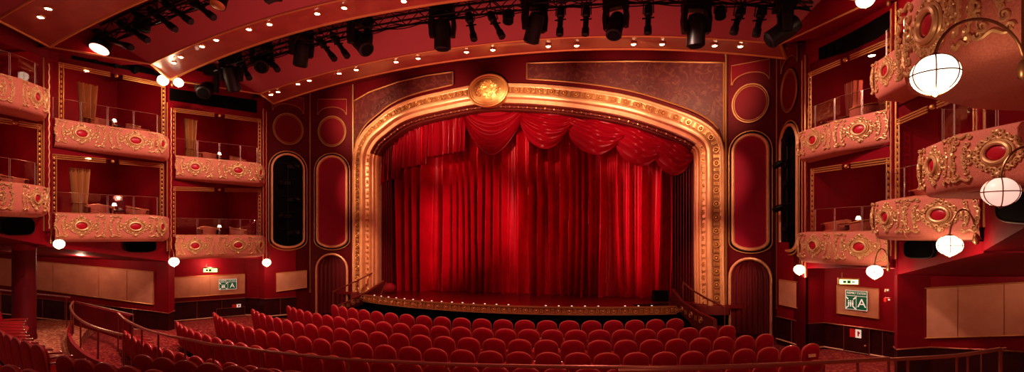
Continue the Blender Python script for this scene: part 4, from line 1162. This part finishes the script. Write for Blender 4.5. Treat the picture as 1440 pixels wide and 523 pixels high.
def par(c, w, h, Y, label, lens=None, ax=(0, -.3, -1)):
    p = onY(*c, Y); Z = Y/ray(*c)[1]; w = w/F*Z; h = h/F*Z; e = empty('par_can', p, label=label, cat='par light', group='par cans on the trusses'); ax = Vector(ax).normalized()
    MB().lathe([(w*.3, -h*.5), (w*.46, -h*.42), (w*.5, h*.1), (w*.52, h*.4)], n=18, axis=ax).build('can', M['blackm'], e)
    MB().lathe([(w*.47, 0), (w*.35, .03)], ax*h*.4, 18, ax).build('lens', lens or M['black'], e)
    MB().tube([(-w*.55, 0, 0), (-w*.5, 0, h*.7), (w*.5, 0, h*.7), (w*.55, 0, 0)], .015, 5).build('yoke', M['blackm'], e)
YT = 13.3
prs = [((337, 84), (351, 111)), ((373, 74), (391, 99)), ((447, 53), (471, 84)), ((466, 47), (489, 80)), ((659, 18), (667, 57)), ((688, 17), (707, 53)), ((789, 10), (787, 50)), ((825, 9), (823, 50)), ((912, 7), (911, 48)), ((1043, 10), (1031, 48)), ((1072, 10), (1063, 51))]
for i, (a, b) in enumerate(prs): profile(a, b, .095, 'slim black profile spotlight hanging from the stage truss, %s from the left' % ORD[i], 'profile spotlights on the stage truss', YT)
mv = [((291, 122), 50, -1.0, .5), ((325, 105), 52, .5, .3), ((368, 84), 52, -.9, .7), ((424, 70), 54, .3, 1.0), ((506, 55), 60, -.8, 1.2), ((622, 42), 64, .1, T), ((752, 33), 62, .5, T+.5), ((866, 31), 60, -.5, T-.5), ((979, 36), 68, .1, T), ((1104, 38), 70, 1.0, T+1.3)]
for i, (c, h, ti, pa) in enumerate(mv): mover(c, h, ti, pa, 'black moving head light under the stage truss, %s from the left' % ORD[i], YT)
par((715, 24), 15, 20, YT, 'short black par can beside a spotlight near the truss centre'); par((1013, 18), 15, 18, YT, 'short black par can near the right end of the stage truss')
YT2 = 10.3
for i, (a, b) in enumerate([((145, 53), (185, 67)), ((167, 32), (208, 57)), ((209, 12), (247, 42)), ((230, 3), (269, 31)), ((267, 0), (301, 25)), ((110, 30), (150, 52)), ((175, 2), (200, 30))]):
    profile(a, b, .09, 'black profile spotlight on the top left truss, %s of the slanting row' % ORD[i], 'profile spotlights on the top left truss', YT2)
par((142, 64), 25, 18, YT2, 'par can with glowing red-white lens over the upper left box', M['redlens'], (.1, -.45, -1))
par((200, 33), 22, 20, YT2, 'black par can without light among the top left spotlights'); par((308, 1), 22, 20, YT2, 'par can with faint orange lens at the top edge', M['redlens2'] if 'redlens2' in M else M['goldd'], (0, -.4, -1))
mover((388, -10), 44, 1.2, T+PI/2, 'large black moving head cut by the top edge', YT2)

# ============================================================ SEATS
def make_seat():
    r = empty('theatre_seat', (0, 0, 0), label='x', cat='seat')
    W, Hs, Ht = .254, .72, .90
    def outline(w, hs, ht, z0, n=14):
        pts = [(-w, z0), (-w*1.02, (z0+hs)/2), (-w, hs)]
        for i in range(1, n): a = PI-PI*i/n; pts.append((w*math.cos(a), hs+(ht-hs)*math.sin(a)**.8))
        return pts+[(w, hs), (w*1.02, (z0+hs)/2), (w, z0)]
    def lean(z): return -.16*(z-.35)
    O = outline(W, Hs, Ht, .22)
    m = MB(); layers = []
    cx, cz = 0, .6
    for (sc, y) in ((0.0, -.05), (.6, -.05), (.90, -.047), (.955, -.038), (.965, -.026), (1, -.024), (1, .02), (.97, .035), (.85, .055), (.5, .065), (0, .065)):
        layers.append([(x*sc, lean(cz+(z-cz)*sc)+y, cz+(z-cz)*sc) for x, z in O+[O[0]]])
    m.grid(layers); m.build('backrest', M['velvet'], r)
    m = MB(); m.tube([(x*1.005, lean(z)-.012, z*1.0) for x, z in O[1:-1]], .0175, 6); m.build('back_trim', M['trimwood'], r)
    m = MB(); rows = []
    for (y, z) in ((.05, .33), (.05, .42), (.12, .455), (.3, .46), (.46, .45), (.5, .41), (.49, .35), (.3, .32), (.05, .33)):
        rows.append([(x, y-.02*abs(x)/.22, z-.012*(abs(x)/.22)**3) for x in (-.225, -.2, -.1, 0, .1, .2, .225)])
    m.grid(rows); m.build('seat', M['velvetd'], r)
    for s in (-1, 1):
        m = MB()
        m.prism([(s*.28-.022, .0, .22), (s*.28-.022, .30, .22), (s*.28-.022, .38, .55), (s*.28-.022, -.02, .58)], (.044, 0, 0)); o = m.build('arm_panel', M['armlit'], r, False)
        m = MB(); rows = []
        for (y, w, z) in ((-.03, .01, .58), (-.02, .03, .605), (.1, .034, .61), (.32, .034, .60), (.44, .03, .58), (.47, .008, .56)):
            rows.append([(s*.28+w*a, y, z+b*.02) for a, b in ((-1, -1), (-.8, .6), (0, 1), (.8, .6), (1, -1))])
        m.grid(rows); a_ = m.build('armrest', M['arm'], r)
        m = MB(); m.ell((s*.28, .45, .588), (.028, .022, .02), 8, 5); m.build('end_cap', M['steel'], a_)
    m = MB(); m.box((0, .18, .02), (.3, .3, .04)); m.tube([(0, .18, .03), (0, .15, .34)], .05, 8); m.build('pedestal', M['blackm'], r)
    return r
SEAT0 = make_seat(); su = [False]
def seat(a, r, z, label, grp):
    o = SEAT0 if not su[0] else copy_tree(SEAT0); su[0] = True
    a = math.radians(a); o.location = (r*math.sin(a), CY-r*math.cos(a), z); o.rotation_euler = (0, 0, a)
    tag(o, label, 'seat', grp)
ROWS = [('front row', 10.0, .05, -30.6, 32.4, 20), ('second row', 11.1, .0, -36.4, 36.6, 26), ('third row', 12.13, -.05, -37.3, 37.5, 28),
        ('fourth row', 13.18, -.10, -38.6, 38.5, 31), ('fifth row', 14.24, -.15, -34.2, 33.9, 31), ('sixth row', 15.5, -.15, -33, -3.6, 15)]
for nm, r, z, a0, a1, n in ROWS:
    for i in range(n):
        a = lerp(a0, a1, i/(n-1)); x = r*math.sin(math.radians(a))
        k = floor_z(r, x)
        seat(a, r, z, 'red velvet theatre seat with rounded back, %s, %s from the left' % (nm, ORD[i]), 'theatre seats in the %s' % nm)
for i in range(7): seat(-7.62+1.55*i, 17.45, DECK, 'red velvet seat on the raised deck just behind the rail, %s from the left' % ORD[i], 'deck seats behind the rail')
for i in range(13): seat(-34.6+1.68*i, 17.95, DECK+.05, 'red velvet seat in the curving left-edge deck row, %s from the far end' % ORD[i], 'deck seats curving at the left edge')
for i in range(6): seat(-10.0+1.62*i, 18.12, DECK+.05, 'red velvet deck seat at the bottom edge left of centre, %s from the left' % ORD[i], 'deck seats along the bottom edge')
for i in range(4): seat(-12.2+1.55*i, 18.85, DECK+.10, 'red velvet seat cut by the bottom left corner, %s from the left' % ORD[i], 'seats cut by the bottom left corner')
for px, py, w, lab in ((742, 0, 0, ''),): pass
# seat number plates on the end seats
for (nm, a, r, z, lab) in (('x', 38.5, 13.18, -.10, 'fourth'), ('x', 33.9, 14.24, -.15, 'fifth')):
    ar = math.radians(a); o = MB().box((0, 0, 0), (.22, .006, .07)).build('row_plate', M['cream'], smooth=False)
    o.location = (r*math.sin(ar)+.09*math.sin(ar), CY-r*math.cos(ar)-.14, z+.66); o.rotation_euler = (-.16, 0, ar); tag(o, 'small pale plate on the back of the last seat of the %s row' % lab, 'plate')

# ============================================================ RAILINGS
def railing(pts, label, zfloor, posts, m='brass', rad=.027, glassy=False, curb=None):
    e = empty('railing', (pts[0].x, pts[0].y, zfloor), label=label, cat='railing'); iv = Matrix.Translation(-e.location)
    sp = smooth_path(pts, 8)
    MB().tube(sp, rad, 8).build('handrail', M[m], e, True, iv)
    n = len(sp)-1
    for k in posts:
        p = sp[int(k*n)]; MB().tube([p, Vector((p.x, p.y, zfloor))], .018, 6).build('post', M['brass'], e, True, iv)
    if curb:
        t = Vector((0, 0, 1)); m_ = MB(); m_.grid([[Vector((p.x, p.y, zfloor)) for p in sp], [Vector((p.x, p.y, zfloor+curb)) for p in sp]]); m_.grid([[Vector((p.x, p.y-.08, zfloor)) for p in sp], [Vector((p.x, p.y-.08, zfloor+curb)) for p in sp]])
        m_.grid([[Vector((p.x, p.y, zfloor+curb)) for p in sp], [Vector((p.x, p.y-.08, zfloor+curb)) for p in sp]]); m_.build('curb', M['wall'], e, False, iv)
ZR_ = EYE-1.8
main_px = [(166, 440), (176, 449), (191, 457.5), (206, 463.6), (234.5, 471.5), (269, 478), (300, 484.5), (339, 489), (390, 496), (480, 505), (555, 508.5), (640, 512.5), (755, 515), (840, 516), (950, 516.3), (1070, 513), (1180, 508), (1250, 503.5)]
railing([onz(x, y, ZR_) for x, y in main_px], 'long curved brass handrail sweeping across the foreground before the deck seats', DECK, [0, .05, .1, .16, .22, .28, .36, .45, .54, .64, .74, .84, .93, 1])
up_px = [(870, 518), (950, 516.5), (1070, 512), (1180, 506), (1262, 502), (1340, 497), (1400, 488)]
railing([onz(x, y, ZR_-.02)+Vector((0, -.12, 0)) for x, y in up_px], 'second brass handrail running beside the first at the lower right', DECK, [.55, .7, .85, 1])
railing([onz(x, y, ZR_-.06) for x, y in [(1262, 505), (1337, 501), (1380, 495.5), (1414, 490)]], 'short brass handrail ending at the far right bottom', DECK, [.1, .5, .95])
railing([onz(x, y, ZR_) for x, y in [(103, 424), (99, 431), (103, 441), (112, 449), (124, 456), (140, 462), (157, 467), (174, 471)]], 'curved brass handrail round the stair opening at the left', DECK, [0, .2, .45, .7, 1], curb=.3)
railing([onz(x, y, EYE-2.0) for x, y in [(107, 424), (145, 432.5), (187, 442.5)]], 'thin pale handrail behind the stair opening at the left', DECK, [0, .5, 1], 'steel', .02, curb=.68)
railing([atZ(x, y, Z) for x, y, Z in [(-30, 404, 16.8), (40, 412, 16.3), (98, 418, 15.8)]], 'pale handrail on the wall behind the round column', DECK, [.3, .98], 'steel', .03)
# round column
p = camXZ((34-720)/F*14.0, 14.0)
e = empty('round_column', (p[0], p[1], DECK), label='round dark red column standing behind the curved row at the far left', cat='column')
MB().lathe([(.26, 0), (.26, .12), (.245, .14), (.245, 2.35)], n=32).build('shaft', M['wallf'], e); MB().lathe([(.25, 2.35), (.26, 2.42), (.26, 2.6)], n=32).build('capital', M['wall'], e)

# ============================================================ CAMERA + LIGHT
cam = bpy.data.cameras.new('camera'); co = bpy.data.objects.new('camera', cam); col.objects.link(co)
co.location = (CAM[0], CAM[1], EYE); co.rotation_euler = (PI/2, 0, T)
cam.sensor_width = 36; cam.lens = F/1440*36; cam.shift_y = (333-261.5)/1440; cam.clip_start = .1; cam.clip_end = 100
scene.camera = co
w = bpy.data.worlds.new('world'); scene.world = w; w.use_nodes = True
w.node_tree.nodes['Background'].inputs['Color'].default_value = (1, .34, .30, 1); w.node_tree.nodes['Background'].inputs['Strength'].default_value = .22  # even red ambient fill added, no visible source
def spot(p, target, power, angle, color=(1, .72, .5), blend=.6, r=.08):
    l = bpy.data.lights.new('spot_lamp', 'SPOT'); l.energy = power; l.spot_size = math.radians(angle); l.spot_blend = blend; l.color = color; l.shadow_soft_size = r
    o = bpy.data.objects.new('spot_lamp', l); col.objects.link(o); o.location = p
    o.rotation_euler = (Vector(target)-Vector(p)).to_track_quat('-Z', 'Y').to_euler(); return o
def point(p, power, color=(1, .7, .45), r=.1):
    l = bpy.data.lights.new('point_lamp', 'POINT'); l.energy = power; l.color = color; l.shadow_soft_size = r
    o = bpy.data.objects.new('point_lamp', l); col.objects.link(o); o.location = p; return o
def area(p, target, power, size, color, sy=None):
    l = bpy.data.lights.new('area_fill', 'AREA'); l.energy = power; l.size = size; l.color = color
    if sy: l.shape = 'RECTANGLE'; l.size_y = sy
    o = bpy.data.objects.new('area_fill', l); col.objects.link(o); o.location = p
    o.rotation_euler = (Vector(target)-Vector(p)).to_track_quat('-Z', 'Y').to_euler(); return o
for c, R in glights: point(c-Vector((0, 0, R*1.4)), 22 if R > .12 else 16, (1, .68, .42), .05)
WARM = (1, .62, .36)
# curtain wash from the truss
for x, tx, tz, pw, an in ((3.5, -4.0, 2.0, 1500, 24), (4.5, -1.6, 3.0, 2900, 22), (-4.5, .6, 2.6, 2600, 22), (-5.0, 2.6, 3.1, 3200, 22), (-3.5, 4.8, 2.7, 2700, 24), (.5, .2, 1.4, 700, 20)):
    spot((x, 10.4, EYE+4.6), (tx, 18.3, ZS+tz), pw, an, (1, .50, .44), .9, .05)
for x in (-5.5, -2.5, .5, 3.5, 6.0):
    spot((x, 14.9, EYE+4.3), (x*1.05, 17.7, EYE+4.5), 520, 72, (1, .66, .42), .9)
for x, tx in ((-4.8, -6.0), (5.5, 6.6)):
    spot((x, 12.6, EYE+3.6), (tx, 17.7, EYE+1.9), 900, 24, (1, .62, .40), .9)
    spot((x, 12.6, EYE+3.2), (tx, 17.7, EYE-.9), 1300, 24, (1, .62, .40), .9)
for x in (-3.5, 0, 3.5): spot((x, 11.5, EYE+3.5), (x*1.1, 15.9, ZS-.1), 260, 34, (1, .6, .45), .9)  # unseen spots added to brighten the stage frieze
for x, tx in ((-2.5, -3.8), (1.5, 3.2), (6, 5.0)): spot((x, 13.9, EYE+2.6), (tx, 18, EYE+3.3), 230, 34, (1, .45, .42), 1)  # unseen spots added to lift the weakly lit valance swags
spot((-.6, 14.2, EYE+4.6), onY(686, 127, 17.4), 700, 14, (1, .72, .4), .7)
for s, W in ((1, LP), (-1, RP)):
    for i, y in ((0, 8.3), (1, 11), (2, 14)):
        spot((s*-5.0, y-1.6, EYE+4.9), (-s*9.4, y, EYE+1.4), 560 if s > 0 else 640, 75, (1, .66, .54), .9)
for x, y in ((-4, 11.8), (0, 11.6), (4, 11.9), (-6, 9.2), (3, 8.6)):
    spot((x, y, EYE+5.2), (x, y+.8, 0), 1400 if x < 0 else 800, 88, (1, .52, .46), .9)
area((0, 13.0, EYE+1.6), (0, 13.0, 10), 190, 10, (1, .32, .28), 4)  # added unseen fill, brightens the ceiling before the stage from below
area((0, 9.0, EYE+2.2), (0, 9.5, 10), 130, 12, (1, .32, .28), 4)  # added unseen fill aimed up at the nearer ceiling
for s, W, ZZ in ((1, LP, ZL), (-1, RP, ZR)):
    for c in (0, 1, 2):
        for t in (0, 1):
            zt_ = ZZ[c][t]
            if zt_ is None: continue
            p = lerp(Vector(W[c]), Vector(W[c+1]), .55)
            point((p.x-s*1.1, p.y, EYE+zt_+1.0), 22, (1, .35, .25), .1)
for p in ((-11.8, 11.6, 2.5), (-10.3, 14.9, 2.15), (10.0, 14.2, 2.2), (11.8, 11.6, 2.6), (-13.5, 11, 2.7)):
    point(p, 26, (1, .6, .4), .08)
scene.view_settings.view_transform = 'Standard'; scene.view_settings.look = 'Medium High Contrast'; scene.view_settings.exposure = 0
scene.cycles.use_denoising = True
scene.cycles.max_bounces = 5; scene.cycles.transparent_max_bounces = 12; scene.cycles.sample_clamp_indirect = 4
try: scene.cycles.denoiser = 'OPENIMAGEDENOISE'
except Exception: pass
